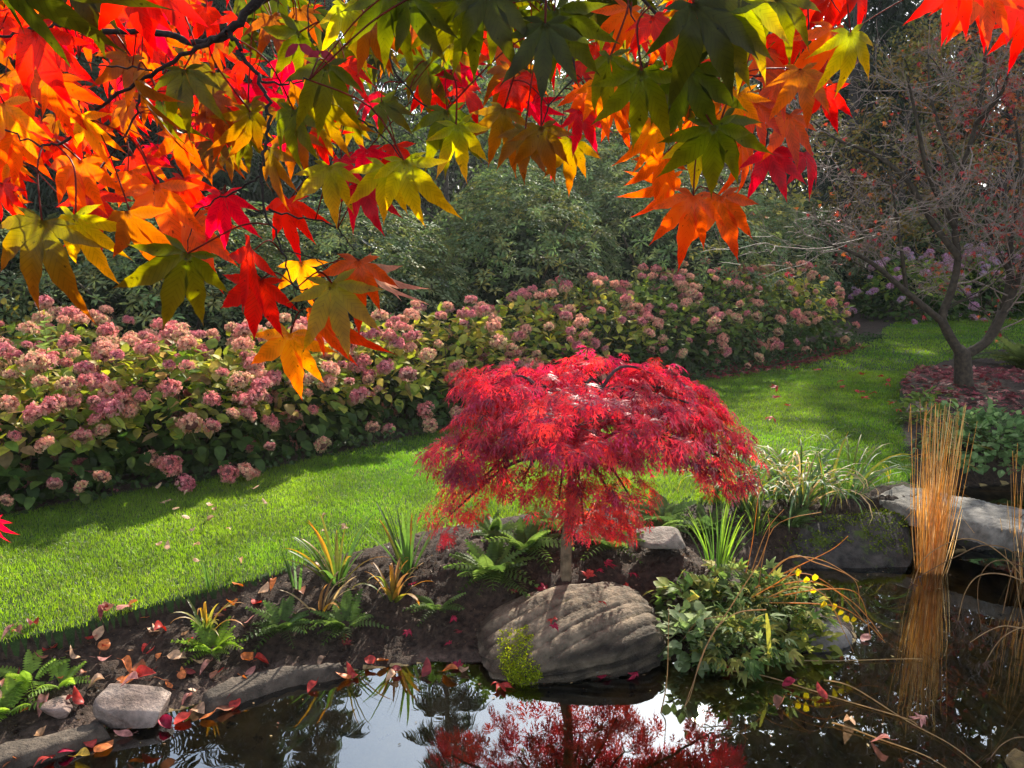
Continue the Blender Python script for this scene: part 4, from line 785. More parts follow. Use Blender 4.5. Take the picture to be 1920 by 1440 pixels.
for px, py, n, ln, sp, w, cols, ar, le, lab in [
  (385, 1185, 16, .30, 1, .010, [gY, gY, gO, oO], .9, .8, 'yellowing iris growing out of the bright fern on the left bank'), (398, 1100, 7, .22, .6, .006, [gB, gB], .25, .3, 'thin upright green iris at the lawn edge on the left'),
  (632, 1092, 24, .44, 1, .011, [gB, gY, gO, gB], .45, .75, 'tall green iris with orange tips on the bank left of the low red maple'), (600, 1145, 12, .26, 1, .010, [oO, bR, pT, oO], .9, .8, 'withered orange iris in front of the tall green one'),
  (737, 1122, 20, .30, 1, .011, [gO, oO, gY, bR], 1.0, .9, 'orange and green iris with brown drooping leaves in the middle of the bank'), (765, 1072, 18, .46, 1, .011, [gB, gB, gB, gO], .25, .62, 'stiff dark green iris nearest the low red maple'),
  (556, 1102, 7, .26, .7, .008, [gB, gC], .3, .35, 'small green iris left of the tall one')]:
    blades('iris', lab, 'iris', at(px, py), n, ln, sp, w, cols, ar, le, group=IG)
DG = 'long leaved clumps behind the pond'
for px, py, n, ln, cols, ar, le, lab in [(1400, 955, 56, .66, [gC, gB, gY, gC], 1.5, .8, 'arching green strap leaved clump right of the low red maple'), (1500, 945, 64, .70, [gC, gC, gY, pT], 1.6, .9, 'large arching clump with some straw coloured leaves behind the mossy rock'),
  (1590, 935, 54, .64, [gC, gB, gY], 1.5, .9, 'arching clump at the lawn edge above the mossy rock'), (1340, 930, 18, .58, [gB, gC], 1.0, .6, 'upright strap leaved clump half hidden by the red maple'), (1548, 950, 12, .55, [gB, gY], .4, .5, 'upright iris leaves rising out of the arching clumps'),
  (1445, 925, 36, .64, [gC, gY, pT], 1.5, .9, 'strap leaved clump between the two larger arching clumps')]:
    blades('strap_leaf_clump', lab, 'plant', at(px, py), n, ln, 1, .009, cols, ar, le, .06, DG)
blades('sedge', 'fresh bright green sedge tuft growing out of the leafy bank plants', 'sedge', at(1345, 1075, .2), 34, .46, 1, .005, [((.16, .28, .04), (.24, .36, .05)), gB], .35, .45, .05)
blades('sedge', 'small green sedge tuft right of the pale flat stone', 'sedge', at(1420, 1000, .2), 20, .34, 1, .005, [((.12, .2, .04), (.2, .3, .05)), gY], .6, .6, .05)
FR = [(T_frond(11, .19 + .04 * k, .35 + .25 * k, .075)) for k in range(3)]
def fern(px, py, n, ln, col, lab, z=.26):
    t = thing('fern', lab, 'fern', at(px, py, z), 'small ferns planted along the bank'); m = MB(); a = rng.uniform(0, 2 * pi, n); e = rng.uniform(.25, 1.1, n); d = np.stack([np.cos(a) * np.cos(e), np.sin(a) * np.cos(e), np.sin(e)], 1); up = np.stack([-np.cos(a) * np.sin(e), -np.sin(a) * np.sin(e), np.cos(e)], 1)
    B = basis(d, up) * (ln * .78 * rng.uniform(.65, 1.15, (n, 1, 1))); k = n // 3; C = pick(col, n, .18); P = np.stack([np.cos(a), np.sin(a), 0 * a], 1) * .02 + [0, 0, .0]
    for q in range(3): sl = slice(q * k, (q + 1) * k if q < 2 else n); m.inst(FR[q], B[sl], P[sl], C[sl])
    m.build('fronds', M_FERN, t); return t
fB = [(.27, .38, .06), (.20, .31, .05)]; fM = [(.10, .17, .04), (.14, .21, .05), (.08, .13, .03)]; fD = [(.07, .12, .035), (.10, .15, .045)]
for px, py, n, ln, col, lab in [(55, 1275, 18, .17, fB, 'yellow green fern on the left bank with a brown leaf resting in it'), (12, 1335, 18, .18, fB, 'bright fern cut by the lower left edge of the view'), (112, 1285, 16, .16, fB, 'light green fern just above the small reddish stone'),
  (400, 1218, 30, .17, [(.24, .34, .05), (.17, .28, .04)], 'bright green leafy fern at the foot of the yellowing iris'), (530, 1175, 24, .20, fM, 'dark green fern between the two orange irises and the bright fern'), (648, 1172, 24, .20, fM, 'dark fern below the withered orange iris'),
  (820, 1140, 16, .16, fM, 'small fern left of the boulder'), (918, 1075, 36, .25, fM, 'largest fern, in front of the low red maple trunk'), (985, 1028, 26, .24, fM, 'fern directly under the left side of the low red maple'), (925, 1005, 20, .22, fM, 'fern at the lawn edge under the low red maple'), (1045, 995, 22, .22, fM, 'fern behind the low red maple trunk'),
  (1150, 1030, 24, .20, fM, 'fern right of the low red maple trunk by the flat stone'), (1245, 980, 30, .25, fD, 'dark fern right of the low red maple foliage'), (1320, 1000, 28, .25, fD, 'dark fern behind the bright green sedge'), (1225, 1000, 24, .22, fM, 'fern behind the flat pale stone'), (1480, 985, 24, .22, fD, 'dark fern on top of the mossy rock')]:
    fern(px, py, n, ln, col, lab)
def leafy(name, lab, loc, R, n, size, cols, T=None, cat='plant', zmin=-.1, lo=.45):
    t = thing(name, lab, cat, loc); m = MB(); stm = MB(); P, d = shell(n, np.array(R), lo, zmin, .1); P = P * (1 + 1.6 * n3(d, 1.7, int(loc[0] * 50) % 90)[:, None]) * (1 + .25 * (rng.random((len(P), 1)) < .1)); P[:, 2] = np.maximum(P[:, 2], .0); k = len(P)
    dd = nrm(d * .9 + rdir(k) * .6 + [0, 0, -.1]); m.inst(T or OVL, basis(dd, d * .5 + [0, 0, .9] + .4 * rdir(k)) * (size * rng.uniform(.5, 1.4, (k, 1, 1))), P, pick(cols, k, .28))
    for q in range(14):
        a = rng.uniform(0, 6.28); e = np.array([cos(a) * R[0], sin(a) * R[1], R[2]]) * rng.uniform(.4, .8); stm.tube(smooth([(0, 0, -.03), e * [.4, .4, .7], e], 4), [.003, .0015], 4, (.12, .12, .04))
    m.build('foliage', M_FERN, t); stm.build('stems', M_BLADE, t); return t
T3 = T_maple(5, .3, 4, seg=3, wid=1.5); T3 = (T3[0], T3[1]); GC = [(.10, .17, .04), (.16, .24, .06), (.06, .11, .03), (.24, .30, .10), (.38, .34, .08)]
for px, py, z, R, n, lab, T, cols in [(1300, 1185, .12, (.22, .18, .20), 330, 'variegated ivy like plant at the right end of the boulder', OVL, [(.24, .30, .14), (.14, .20, .07), (.3, .36, .2)]), (1385, 1195, .12, (.24, .2, .22), 340, 'broad leaved green plant hanging over the dark water', T3, GC),
   (1465, 1150, .12, (.24, .2, .24), 330, 'leafy green clump in the middle of the rushes', T3, GC), (1405, 1110, .2, (.26, .2, .2), 320, 'geranium like plant behind the rushes on the bank', T3, GC), (1300, 1110, .2, (.2, .18, .14), 260, 'low light green plant behind the right end of the boulder', OVL, GC), (1500, 1190, .06, (.16, .14, .14), 150, 'yellow green plant at the water line beside the pale stone', OVL, [(.3, .3, .05), (.16, .2, .04)])]:
    p = atz(px, py, z); leafy('bank_plant', lab, (p[0], p[1], z - .08), R, n, .055, cols, T)
leafy('green_shrub', 'bushy light green shrub beside the red leaf litter at the right', (*at(1868, 862)[:2], .22), (.55, .4, .40), 1300, .062, [(.16, .26, .09), (.24, .33, .13), (.12, .20, .07)], cat='shrub')
leafy('small_shrub', 'small yellow green shrub at the left rim of the bare maple bed', (*at(1735, 790)[:2], .25), (.28, .22, .34), 220, .065, [(.18, .24, .05), (.12, .17, .04)], cat='shrub')
leafy('small_shrub', 'low green plant between the tall reeds and the bare maple', (*at(1790, 850)[:2], .22), (.3, .22, .3), 240, .06, [(.14, .2, .05), (.10, .15, .05)], cat='shrub')
t = fern(1925, 690, 26, .75, [(.16, .2, .05), (.22, .2, .06), (.12, .17, .05)], 'large olive fern at the right edge beside the bare maple'); t['group'] = ''
del t['group']
def stems(name, lab, cat, loc, n, hgt, R0, R1, rad, cols, group=None, kink=.4):
    t = thing(name, lab, cat, loc, group); m = MB()
    for k in range(n):
        a = rng.uniform(0, 6.28); r = rng.random() ** .6; b = np.array([cos(a) * R0 * r, sin(a) * R0 * .7 * r, -.1]); h = hgt * (1 - .62 * rng.random() ** 1.3); e = np.array([cos(a) * R1 * r, sin(a) * R1 * r * .7, 0]) + rng.normal(size=3) * [.03, .03, 0]; e[2] = h
        mid = (b + e) / 2 + rng.normal(size=3) * .012; pts = smooth([b, mid, e], 4)
        if rng.random() < kink: pts = np.concatenate([pts, pts[-1:] + (rng.normal(size=(1, 3)) * [.09, .09, .04] + [0, 0, -.05])])
        pts = np.asarray(pts); L_ = len(pts); ya = rng.uniform(-.9, .9); sd_ = np.array([cos(ya), sin(ya), 0]) * rad; ww = np.linspace(1, .45, L_)[:, None]; ii = np.arange(L_ - 1)
        m.raw(np.concatenate([pts - sd_ * ww, pts + sd_ * ww]), np.concatenate([np.stack([ii, ii + 1, ii + L_ + 1], 1), np.stack([ii, ii + L_ + 1, ii + L_], 1)]), np.array(cols[rng.integers(0, len(cols))]) * (1 + .15 * rng.normal()))
    m.build('stems', M_BLADE, t); return t
RE = [(.68, .34, .10), (.72, .44, .17), (.50, .24, .07), (.76, .54, .28), (.6, .3, .1)]
p = atz(1745, 1072, 0); stems('reed_clump', 'tall clump of straw orange reeds standing in the pond', 'reeds', (p[0], p[1], 0), 150, 1.02, .075, .14, .0027, RE)
p = atz(1925, 1090, 0); stems('reed_clump', 'second reed clump cut by the right edge of the view', 'reeds', (p[0] + .05, p[1], 0), 60, .85, .10, .22, .0028, RE)
def arcs(name, lab, cat, origin, curves, rad, col, head=False, group=None, leaf=None):
    t = thing(name, lab, cat, origin, group); o_ = np.array(origin); m = MB()
    for pts in curves:
        w_ = smooth([aty(x, y, Yd) if Yd > 0 else atz(x, y, .006) for x, y, Yd in pts], 6) - o_; m.tube(w_, np.linspace(rad, rad * .5, len(w_)), 4, np.array(col[rng.integers(0, len(col))]) * (1 + .1 * rng.normal()))
        if head:
            for q in range(7): m.tube([w_[-1], w_[-1] + rng.normal(size=3) * .014 + [0, 0, -.012]], [.0016, .0022], 4, (.16, .09, .06))
    m.build('stems', M_BLADE, t)
    if leaf is not None:
        lm = MB(); L_ = np.array([aty(*q) for q in leaf]) - o_; k = len(L_); lm.inst(T_ovate(4, .30, .6, .35, .6), basis(np.repeat([[.15, -.1, -1.]], k, 0) + .3 * rdir(k), np.repeat([[0, -1., .2]], k, 0) + .3 * rdir(k)) * .05, L_, pick([(.60, .42, .03), (.66, .50, .05)], k)); lm.build('leaves', M_FERN, t)
    return t
p = aty(1930, 1050, 3.5)
arcs('club_rush', 'arching brown club rush stems nodding over the water at the right edge', 'rushes', (p[0], p[1], 0.), [[(1960, 1160, 3.5), (1900, 1060, 3.45), (1820, 1010, 3.4), (1740, 1040, 3.4), (1712, 1095, 3.4)], [(1970, 1150, 3.4), (1910, 1045, 3.4), (1850, 1022, 3.35), (1790, 1045, 3.3), (1725, 1080, 3.3)],
  [(1990, 1130, 3.2), (1900, 1082, 3.2), (1840, 1078, 3.2), (1810, 1110, 3.2), (1796, 1165, 3.2)], [(1990, 1200, 3.1), (1900, 1175, 3.1), (1860, 1180, 3.1), (1818, 1205, 3.1)], [(2000, 1160, 3.0), (1930, 1172, 3.0), (1880, 1195, 3.0), (1848, 1240, 3.0)], [(1990, 1100, 3.3), (1880, 1050, 3.3), (1835, 1090, 3.3), (1840, 1185, 3.3)],
  [(1960, 1300, 3.4), (1915, 1150, 3.4), (1900, 1000, 3.4), (1895, 880, 3.4)], [(1880, 1150, 3.4), (1900, 1060, 3.4), (1925, 960, 3.4)], [(1975, 1395, 2.7), (1915, 1382, 2.7), (1880, 1395, 2.7), (1858, 1420, 2.7)]], .0032, [(.34, .22, .11), (.42, .28, .14), (.28, .17, .08)], True)
p = atz(1440, 1110, .1)
arcs('withered_rush', 'withered orange rush stems arching out of the bank plants over the dark pond', 'rushes', (p[0], p[1], .05), [[(1420, 1110, 3.8), (1470, 1050, 3.75), (1540, 1050, 3.7), (1610, 1090, 3.6)], [(1410, 1110, 3.8), (1480, 1045, 3.7), (1530, 1055, 3.6), (1600, 1085, 3.5), (1612, 1135, 3.5)], [(1440, 1100, 3.8), (1500, 1075, 3.7), (1560, 1100, 3.6), (1625, 1170, 3.5)],
  [(1430, 1105, 3.7), (1520, 1090, 3.6), (1600, 1130, 3.5), (1655, 1195, 3.4)], [(1400, 1100, 3.8), (1435, 1000, 3.9), (1470, 955, 3.9)], [(1390, 1110, 3.8), (1410, 1020, 3.9), (1425, 900, 3.9)], [(1420, 1110, 3.7), (1450, 990, 3.8), (1540, 960, 3.8)], [(1440, 1120, 3.6), (1500, 1100, 3.5), (1550, 1120, 3.4), (1580, 1180, 3.4), (1600, 1222, 3.4)],
  [(1450, 1120, 3.6), (1540, 1105, 3.5), (1610, 1115, 3.5), (1632, 1195, 3.4)], [(1420, 1100, 3.8), (1500, 1060, 3.8), (1560, 1030, 3.8), (1590, 1005, 3.8)], [(1430, 1130, 3.6), (1560, 1135, 3.5), (1620, 1165, 3.5), (1660, 1205, 3.4)], [(1400, 1110, 3.9), (1440, 1010, 4.0), (1440, 960, 4.0)], [(1410, 1120, 3.6), (1470, 1085, 3.6), (1500, 1062, 3.6), (1490, 1130, 3.5)]],
  .0030, [(.56, .28, .07), (.5, .24, .06), (.44, .26, .1), (.6, .36, .12)], False, None, [(1512, 1080, 3.6), (1528, 1075, 3.6), (1545, 1125, 3.5), (1562, 1130, 3.5), (1575, 1142, 3.5), (1583, 1152, 3.5), (1600, 1155, 3.5), (1525, 1100, 3.6), (1495, 1065, 3.6)])
p = atz(1300, 1250, 0)
arcs('long_rush', 'long bent tan rush stems reaching down into the water right of the boulder', 'rushes', (p[0], p[1], 0.), [[(1436, 1143, 3.4), (1380, 1150, 3.3), (1335, 1190, 3.2), (1300, 1280, 3.1), (1282, 1330, 3.05)], [(1420, 1060, 3.5), (1375, 1130, 3.4), (1320, 1220, 3.2), (1296, 1300, 3.1), (1284, 1325, 3.05)], [(1362, 1155, 3.4), (1310, 1165, 3.4), (1280, 1200, 3.4)],
  ], .0032, [(.46, .30, .13), (.40, .25, .12), (.5, .38, .2)])
for pts, lab in (
    ([(1545, 1275, 0), (1600, 1290, 0), (1700, 1350, 0), (1780, 1395, 0), (1850, 1450, 0)], 'thick tan stem floating diagonally into the lower right corner'),
    ([(1365, 1257, 0), (1440, 1270, 0), (1560, 1305, 0), (1690, 1345, 0), (1720, 1360, 0)], 'long pale straight stem floating from the bank plants across the dark pond'),
    ([(1450, 1240, 0), (1560, 1238, 0), (1730, 1236, 0)], 'thin level stem floating on the pond left of the reed reflection'),
    ([(1560, 1355, 0), (1620, 1375, 0), (1720, 1410, 0), (1780, 1445, 0)], 'short stem floating lowest on the pond at the bottom edge')):
    w_ = smooth([atz(x, y, .008) for x, y, _ in pts], 6); w_[:, 2] += .003 * np.sin(np.linspace(0, 9, len(w_))); m = MB(); m.tube(w_ - w_[0], np.linspace(.0034, .0018, len(w_)), 5, (.46, .32, .15)); o = m.build('floating_stem', M_BLADE); o.location = w_[0]; tag(o, lab, 'stem', 'rush stems floating on the pond')
arcs('rush_stem', 'single thin upright tan stem in front of the right end of the boulder', 'rushes', tuple(atz(1236, 1345, 0)), [[(1236, 1350, 3.0), (1250, 1280, 3.1), (1253, 1200, 3.2), (1254, 1140, 3.3)]], .0030, [(.46, .30, .13)])
t = thing('drooping_iris_leaf', 'single yellow green iris leaf bent down into the pond', 'leaf', tuple(aty(1440, 1160, 3.35)))
o_ = np.array(t.location); m = MB(); w_ = smooth([aty(1437, 1150, 3.35), aty(1442, 1200, 3.32), aty(1440, 1260, 3.28)], 5) - o_; tpr = np.clip(np.minimum(.4 + np.linspace(0, 2, len(w_)), np.linspace(2.2, .1, len(w_))), 0, 1)[:, None]; m.raw(np.concatenate([w_ + np.array([-.011, 0, 0]) * tpr, w_ + np.array([.011, .004, 0]) * tpr]), [(k, k + 1, len(w_) + k + 1) for k in range(len(w_) - 1)] + [(k, len(w_) + k + 1, len(w_) + k) for k in range(len(w_) - 1)], (.36, .34, .06)); m.build('blade', M_BLADE, t)

# ------------------------------------------------------------------ fallen leaves, one by one
FT = [T_ovate(6, .34, .5, .3), T_ovate(6, .29, -.3, -.5), T_ovate(6, .38, .12, .05), T_ovate(6, .24, .9, .6), T_ovate(6, .31, 1.1, -.3, .65)]; FM_ = T_maple(7, .15, 6, seg=5)
FC = {'red': (.42, .045, .035), 'orange': (.58, .17, .05), 'brown': (.30, .12, .07), 'tan': (.50, .30, .18), 'pink': (.52, .22, .18), 'yellow': (.60, .36, .05), 'crimson': (.34, .02, .05), 'dark red': (.20, .035, .035)}
fm = {}
def fallen(px, py, col, phrase, wet=False, size=.074, maple_leaf=False, z=None, group='fallen leaves on the bank and water'):
    if wet: p = atz(px, py, .008)
    else:
        p = np.array(at(px, py)) if z is None else atz(px, py, z); p[2] += .012
    m = MB(); T = FT[rng.integers(0, 5)] if not maple_leaf else (FM_[0] - [0, .2, 0], FM_[1]); B = rotm(rng.normal() * (.08 if wet else .24), rng.normal() * (.08 if wet else .24), rng.uniform(0, 6.28)); c_ = np.array(FC[col])
    V = (T[0] - [0, 0 if maple_leaf else .5, 0]) * size; V = V + size * np.stack([0 * V[:, 0], 0 * V[:, 0], .09 * np.sin(V[:, 0] / size * 7 + rng.uniform(0, 6)) + .07 * np.sin(V[:, 1] / size * 6 + rng.uniform(0, 6))], 1); size_k = rng.uniform(.75, 1.15); V = V * size_k; C = np.clip(c_ * (1 + .25 * rng.normal(size=(len(V), 1))) + (V[:, 1:2] / size) * .12 * c_, .01, .9); m.raw(V @ B.T, T[1], C)
    if not maple_leaf: m.tube(np.array([[0, -.5 * size, 0], [.1 * size, -.8 * size, .05 * size]]) @ B.T, [.0012, .0008], 4, c_ * .6)
    o = m.build('fallen_leaf', M_FALLEN); p[2] += max(0, -(V @ B.T)[:, 2].min() * .7); o.location = p; tag(o, f'{col} {"maple " if maple_leaf else "oval "}leaf {phrase}', 'fallen leaf', group)
for a in [(250, 1157, 'orange', 'on the soil at the lawn edge, above the pale pair'), (236, 1163, 'pink', 'tucked under the orange leaf at the lawn edge'), (287, 1190, 'tan', 'left one of a pair in the middle of the left soil'), (304, 1192, 'red', 'right one of a pair in the middle of the left soil'), (205, 1168, 'brown', 'standing upright at the lawn edge of the left soil'), (195, 1178, 'dark red', 'below the upright brown leaf at the lawn edge'),
  (188, 1198, 'tan', 'pale and curled near the lawn edge of the left soil'), (172, 1203, 'red', 'beside the pale curled leaf near the lawn edge'), (66, 1194, 'dark red', 'on the far left soil edge against the grass'), (90, 1192, 'red', 'second against the grass on the far left'), (18, 1218, 'pink', 'at the left picture edge beside the grass'), (35, 1216, 'brown', 'at the left picture edge, darker of two'), (136, 1210, 'tan', 'folded above the light green fern'), (197, 1218, 'orange', 'above the tall curled leaf on the left soil'), (195, 1242, 'pink', 'tall and curled in the middle of the left soil'),
  (447, 1107, 'orange', 'at the lawn edge right of the yellowing iris'), (512, 1104, 'orange', 'largest and brightest at the lawn edge left of the tall iris'), (495, 1112, 'tan', 'under the bright orange leaf left of the tall iris'), (482, 1136, 'red', 'between the yellowing iris and the dark fern'), (438, 1141, 'orange', 'against the yellowing iris blades'), (470, 1170, 'pink', 'lying left of the dark fern'), (563, 1113, 'brown', 'left of the withered orange iris'), (600, 1070, 'tan', 'at the lawn edge below the tall iris'), (78, 1242, 'brown', 'resting in the yellow green fern'), (30, 1282, 'dark red', 'under the left ferns'), (332, 1240, 'tan', 'upright left of the bright fern'),
  (355, 1266, 'dark red', 'wet on the soil below the bright fern'), (388, 1255, 'pink', 'drooping under the bright fern'), (240, 1258, 'orange', 'on the soil above the square stone'), (262, 1262, 'brown', 'beside the orange leaf above the square stone'), (495, 1250, 'red', 'round and flat on the pale edging stone'), (465, 1244, 'orange', 'left of the round red leaf on the edging'), (470, 1265, 'pink', 'small on the pale edging stone'), (517, 1277, 'red', 'standing at the waterline of the edging stone'), (460, 1297, 'orange', 'folded at the corner of the edging stone'), (602, 1250, 'tan', 'small on the right end of the edging'), (82, 1333, 'pink', 'beside the pale left edging stone'), (98, 1328, 'tan', 'small beside the pale left edging stone'), (146, 1320, 'red', 'small on the soil left of the square stone'), (180, 1288, 'tan', 'long and thin left of the square stone'), (693, 1243, 'red', 'round at the waterline left of the boulder'), (80, 1395, 'tan', 'half on the left edging stone'), (1480, 1250, 'tan', 'caught under the bank plants')]:
    fallen(*a)
for a in [(243, 1279, 'orange', 'on top of the square stone, left'), (243, 1290, 'pink', 'flat on the front top of the square stone'), (268, 1274, 'red', 'on the back of the square stone'), (303, 1282, 'brown', 'on the right top of the square stone')]: fallen(*a, False, .075, False, .165)
fallen(230, 1340, 'brown', 'leaning against the front of the square stone')
for a in [(350, 1318, 'pink', 'curled, uppermost of the raft beside the square stone'), (372, 1332, 'tan', 'in the middle of the raft beside the square stone'), (390, 1345, 'orange', 'right end of the raft beside the square stone'), (341, 1350, 'red', 'lower part of the raft beside the square stone'), (415, 1320, 'dark red', 'floating off the edging corner'), (440, 1324, 'red', 'small and floating off the edging corner'), (425, 1330, 'brown', 'floating beyond the raft'), (310, 1363, 'crimson', 'long, floating in front of the square stone'), (216, 1360, 'red', 'floating left below the square stone'), (250, 1365, 'orange', 'floating below the square stone'), (232, 1378, 'pink', 'low in front of the square stone'), (275, 1356, 'brown', 'under the front of the square stone'), (168, 1392, 'red', 'floating above the bright maple leaf'), (195, 1400, 'orange', 'floating right of the bright maple leaf'), (155, 1422, 'yellow', 'long, floating in the lower left corner'), (125, 1412, 'crimson', 'beside the yellow one in the lower left corner'), (55, 1415, 'yellow', 'floating left of the bright maple leaf'), (40, 1432, 'orange', 'at the bottom edge in the lower left corner'), (15, 1440, 'brown', 'at the very lower left corner'),
  (718, 1244, 'orange', 'tallest at the waterline left of the boulder'), (742, 1260, 'dark red', 'large and round, floating left of the boulder'), (735, 1270, 'tan', 'under the large round leaf left of the boulder'), (660, 1266, 'red', 'floating below the right end of the edging'), (645, 1272, 'orange', 'at the tip of the edging in the water'), (585, 1290, 'red', 'floating off the middle of the edging'), (870, 1257, 'tan', 'floating just left of the boulder'), (845, 1262, 'orange', 'second just left of the boulder'), (800, 1262, 'dark red', 'floating alone between edging and boulder'), (1362, 1258, 'red', 'floating below the bank plants'), (1478, 1282, 'crimson', 'floating left on the long straight stem'), (1540, 1302, 'red', 'floating right on the long straight stem'), (1462, 1322, 'brown', 'drifting in the dark middle of the pond'), (1592, 1357, 'tan', 'upright curl on the dark water'), (1650, 1393, 'pink', 'curled on the dark water near the bottom edge'), (1622, 1198, 'pink', 'small beside the pale stone in the pond'), (1415, 1205, 'brown', 'hanging at the plants over the water')]:
    fallen(a[0], a[1], a[2], a[3], True)
for a in [(90, 1424, 'red', 'large and bright, floating in the lower left corner'), (858, 1250, 'crimson', 'floating against the left side of the boulder'), (940, 1287, 'red', 'floating under the front of the boulder'), (1135, 1270, 'crimson', 'floating at the front right of the boulder'), (1190, 1268, 'crimson', 'floating beside the right end of the boulder'), (1725, 1350, 'pink', 'floating at the end of the long stem')]: fallen(*a, True, .07, True)
for a in [(1020, 1110, 'crimson', 'on the soil above the boulder'), (1105, 1085, 'red', 'on the soil between trunk and boulder'), (1185, 1085, 'crimson', 'on the soil below the flat stone'), (1175, 1115, 'red', 'at the back right of the boulder'), (850, 1170, 'crimson', 'on the dark soil left of the boulder'), (1140, 1065, 'crimson', 'on the soil right of the red maple trunk')]: fallen(*a, False, .06, True)
for a in [(1035, 1170, 'red', 'in the left groove on the boulder'), (1040, 1182, 'crimson', 'below the other on the boulder'), (1130, 1142, 'red', 'near the top of the boulder')]: fallen(*a, False, .05, True, .28)
for k in range(44):
    px, py = rng.uniform(1330, 1700), rng.uniform(690, 800)
    if k > 19: px, py = rng.uniform(280, 700), rng.uniform(900, 1060)
    p = atz(px, py, .28)
    if not inpoly(np.array([p[0]]), np.array([p[1]]), LAWN)[0]: continue
    fallen(px, py, 'red' if k <= 19 else 'tan', 'lying small on the right hand lawn' if k <= 19 else 'lying small on the left hand lawn', False, .09 if k <= 19 else .05, k <= 19, .29, 'small leaves scattered on the right lawn' if k <= 19 else 'small leaves scattered on the left lawn')

k = 0
while k < 46:
    px, py = (rng.uniform(-10, 420), rng.uniform(1130, 1345)) if k < 30 else (rng.uniform(640, 1200), rng.uniform(1060, 1230)); q = at(px, py)
    if inpoly(np.array([q[0]]), np.array([q[1]]), LAWN)[0] or inpoly(np.array([q[0]]), np.array([q[1]]), POND)[0]: continue
    k += 1; far = k > 30
    fallen(px, py, ('crimson', 'dark red')[k % 2] if far else ('brown', 'red', 'orange', 'tan')[k % 4], 'small on the dark soil round the boulder' if far else 'small and withered on the left bank soil', False, .045, far, None, 'small leaves on the soil round the boulder' if far else 'small withered leaves on the left bank')
# ------------------------------------------------------------------ ground covers nobody could count
n = 2600; a = rng.uniform(0, 6.28, n); r = rng.random(n) ** .5; x = 5.5 + np.cos(a) * 2.1 * r; y = 8.6 + np.sin(a) * 2.0 * r; ok = ~inpoly(x, y, LAWN) & ~inpoly(x, y, POND) & (fbm(x * 1.8, y * 1.8, 3, 5) > .33); x, y = x[ok], y[ok]; n = len(x); m = MB()
Tm = T_maple(5, .2, 8, seg=3); B = basis(rdir(n) * [1, 1, .35], np.repeat([[0, 0, 1.]], n, 0) + .35 * rdir(n)) * rng.uniform(.05, .09, (n, 1, 1)); m.inst((Tm[0], Tm[1]), B, np.stack([x, y, height(x, y) + .02 + .02 * rng.random(n)], 1), pick([(.22, .03, .04), (.34, .08, .09), (.16, .025, .035), (.42, .18, .15), (.12, .03, .03)], n)); tag(m.build('leaf_litter', M_FALLEN), 'dark crimson leaf litter covering the bed under the bare maple', 'leaf litter', kind='stuff')
m = MB(); s_ = rng.uniform(0, 15.2, 5200); off = rng.uniform(-.10, .55, 5200); P = []
for k in range(len(s_)):
    p, q = hl(s_[k]); p = p + q * off[k]; P.append((p[0], p[1], .25 + rng.random() * .10))
P = np.array(P); n = len(P); d = rdir(n) + [0, 0, .3]; m.inst(OVL, basis(d, rdir(n) + [0, 0, 1.]) * rng.uniform(.03, .06, (n, 1, 1)), P, pick([(.04, .08, .02), (.06, .10, .03), (.03, .05, .015)], n)); 
k = 700; s_ = rng.uniform(9, 13.6, k); PP = np.array([hl(s)[0] + hl(s)[1] * rng.uniform(-.25, .5) for s in s_]); m.inst((Tm[0], Tm[1]), basis(rdir(k) * [1, 1, .3], np.repeat([[0, 0, 1.]], k, 0) + .3 * rdir(k)) * .07, np.c_[PP, np.full(k, .30)], pick([(.22, .03, .04), (.3, .06, .06), (.15, .03, .03)], k)); tag(m.build('ground_cover', M_HYD), 'dark leafy ground cover and litter at the foot of the hydrangea hedge', 'ground cover', kind='stuff')
def scatter(n, x0, x1, y0, y1):
    x = rng.uniform(x0, x1, n); y = rng.uniform(y0, y1, n); e = rng.normal(size=(2, n)) * .015; ok = inpoly(x + e[0], y + e[1], LAWN) & (np.abs(x) < .74 * y + .5); return x[ok], y[ok]
m = MB()
for n, bx_, hgt, w in ((430000, (-3.6, 3.6, 2.8, 6.2), .030, .0014), (260000, (-3, 6, 6.2, 10.5), .030, .0025), (120000, (1.5, 14, 10.5, 20), .038, .006)):
    x, y = scatter(n, *bx_); k = len(x); z = height(x, y, np.ones(k, bool)); a = rng.uniform(0, 6.28, k); h = hgt * rng.uniform(.55, 1.25, k) * (.8 + .5 * fbm(x * 3, y * 3, 2, 3)); le = rng.uniform(.1, 1.0, k)
    s_ = np.stack([np.cos(a), np.sin(a), 0 * a], 1) * w; b_ = a + rng.uniform(0, 6.28, k); o_ = np.stack([np.cos(b_), np.sin(b_), 0 * a], 1); P = np.stack([x, y, z - .004], 1); mid = P + o_ * (h * le * .3)[:, None] + np.array([0, 0, 1]) * (h * .6)[:, None]; tip = P + o_ * (h * le)[:, None] + np.array([0, 0, 1]) * (h * (1 - .25 * le))[:, None]
    V = np.stack([P - s_, P + s_, mid - s_ * .7, mid + s_ * .7, tip], 1).reshape(-1, 3); F = (np.array([[0, 1, 3], [0, 3, 2], [2, 3, 4]])[None] + (np.arange(k) * 5)[:, None, None]).reshape(-1, 3)
    g = np.clip(fbm(x * 1.1, y * 1.1, 3, 61) * 1.7 - .3, 0, 1)[:, None]; g2 = fbm(x * 7, y * 7, 2, 71)[:, None]; C = (np.array([.085, .185, .018]) * (1 - g) + np.array([.19, .27, .028]) * g) * (.75 + .5 * g2) * (1 + .2 * rng.normal(size=(k, 1))); pale = rng.random((k, 1)) < .05; C = np.where(pale, [.22, .22, .07], C)
    m.raw(V, F, np.repeat(np.clip(C, .01, .6), 5, 0))
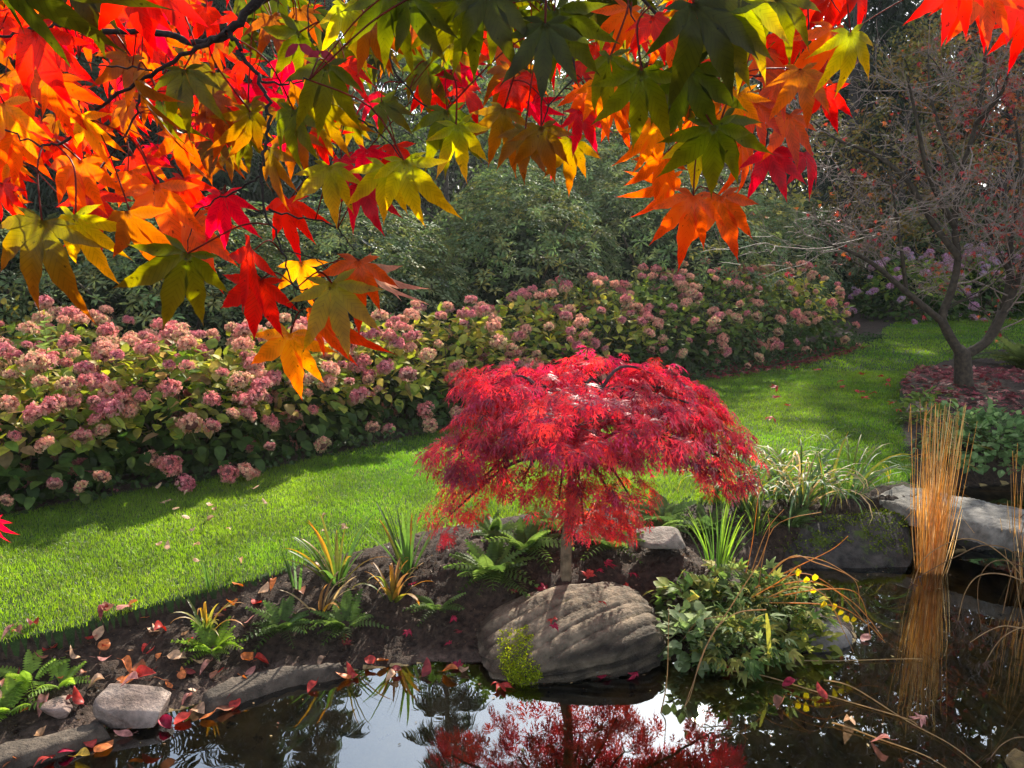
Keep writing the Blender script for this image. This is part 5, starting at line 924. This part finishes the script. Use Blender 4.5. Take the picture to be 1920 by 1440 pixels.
tag(m.build('grass', M_GRASS), 'short bright green grass of the curving lawn', 'grass', kind='stuff')
m = MB(); n = 7000; x = rng.uniform(-2.4, 1.6, n); y = rng.uniform(2.6, 4.9, n); ok = ~inpoly(x, y, LAWN) & ~inpoly(x, y, POND); x, y = x[ok], y[ok]; n = len(x); B = basis(rdir(n) * [1, 1, .3], rdir(n) + [0, 0, 1]) * rng.uniform(.008, .03, (n, 1, 1)); m.inst(T_ovate(2, .22, .2, .1), B, np.stack([x, y, height(x, y) + .006], 1), pick([(.06, .04, .025), (.12, .08, .05), (.03, .02, .015), (.2, .13, .08)], n)); tag(m.build('mulch', M_FALLEN), 'crumbs of bark and dead leaf lying on the dark planting bed', 'mulch', kind='stuff')
m = MB(); n = 900; x = rng.uniform(-2.2, 2.6, n); y = rng.uniform(2.4, 4.7, n); dd = dpoly(x, y, POND); ok = inpoly(x, y, POND) & (rng.random(n) < np.exp(-dd / .22) + .08); x, y = x[ok], y[ok]; n = len(x)
B = basis(rdir(n) * [1, 1, .05], np.repeat([[0, 0, 1.]], n, 0)) * rng.uniform(.006, .022, (n, 1, 1)); m.inst(T_ovate(2, .25, .1, .05), B, np.stack([x, y, np.full(n, .004)], 1), pick([(.30, .18, .09), (.45, .30, .16), (.25, .06, .04), (.4, .32, .1)], n)); tag(m.build('floating_debris', M_FALLEN), 'tiny leaf crumbs and seeds floating on the pond', 'debris', kind='stuff')
HAZE_D = .0008
# ------------------------------------------------------------------ autumn haze
hm, nt, out = mat_base('haze_air'); pv = N(nt, 'ShaderNodeVolumePrincipled', Density=HAZE_D, Anisotropy=.35); pv.inputs['Color'].default_value = (.95, .97, 1, 1)
nt.links.new(pv.outputs[0], out.inputs['Volume']); m = MB(); a, b, z0, z1 = -340, 340, -1.6, 29.0
m.raw([(a, a, z0), (b, a, z0), (b, b, z0), (a, b, z0), (a, a, z1), (b, a, z1), (b, b, z1), (a, b, z1)], [(0, 2, 1), (0, 3, 2), (4, 5, 6), (4, 6, 7), (0, 1, 5), (0, 5, 4), (1, 2, 6), (1, 6, 5), (2, 3, 7), (2, 7, 6), (3, 0, 4), (3, 4, 7)], (1, 1, 1))
tag(m.build('haze', hm, smooth=False), 'thin autumn haze in the air of the garden', 'haze', kind='stuff')
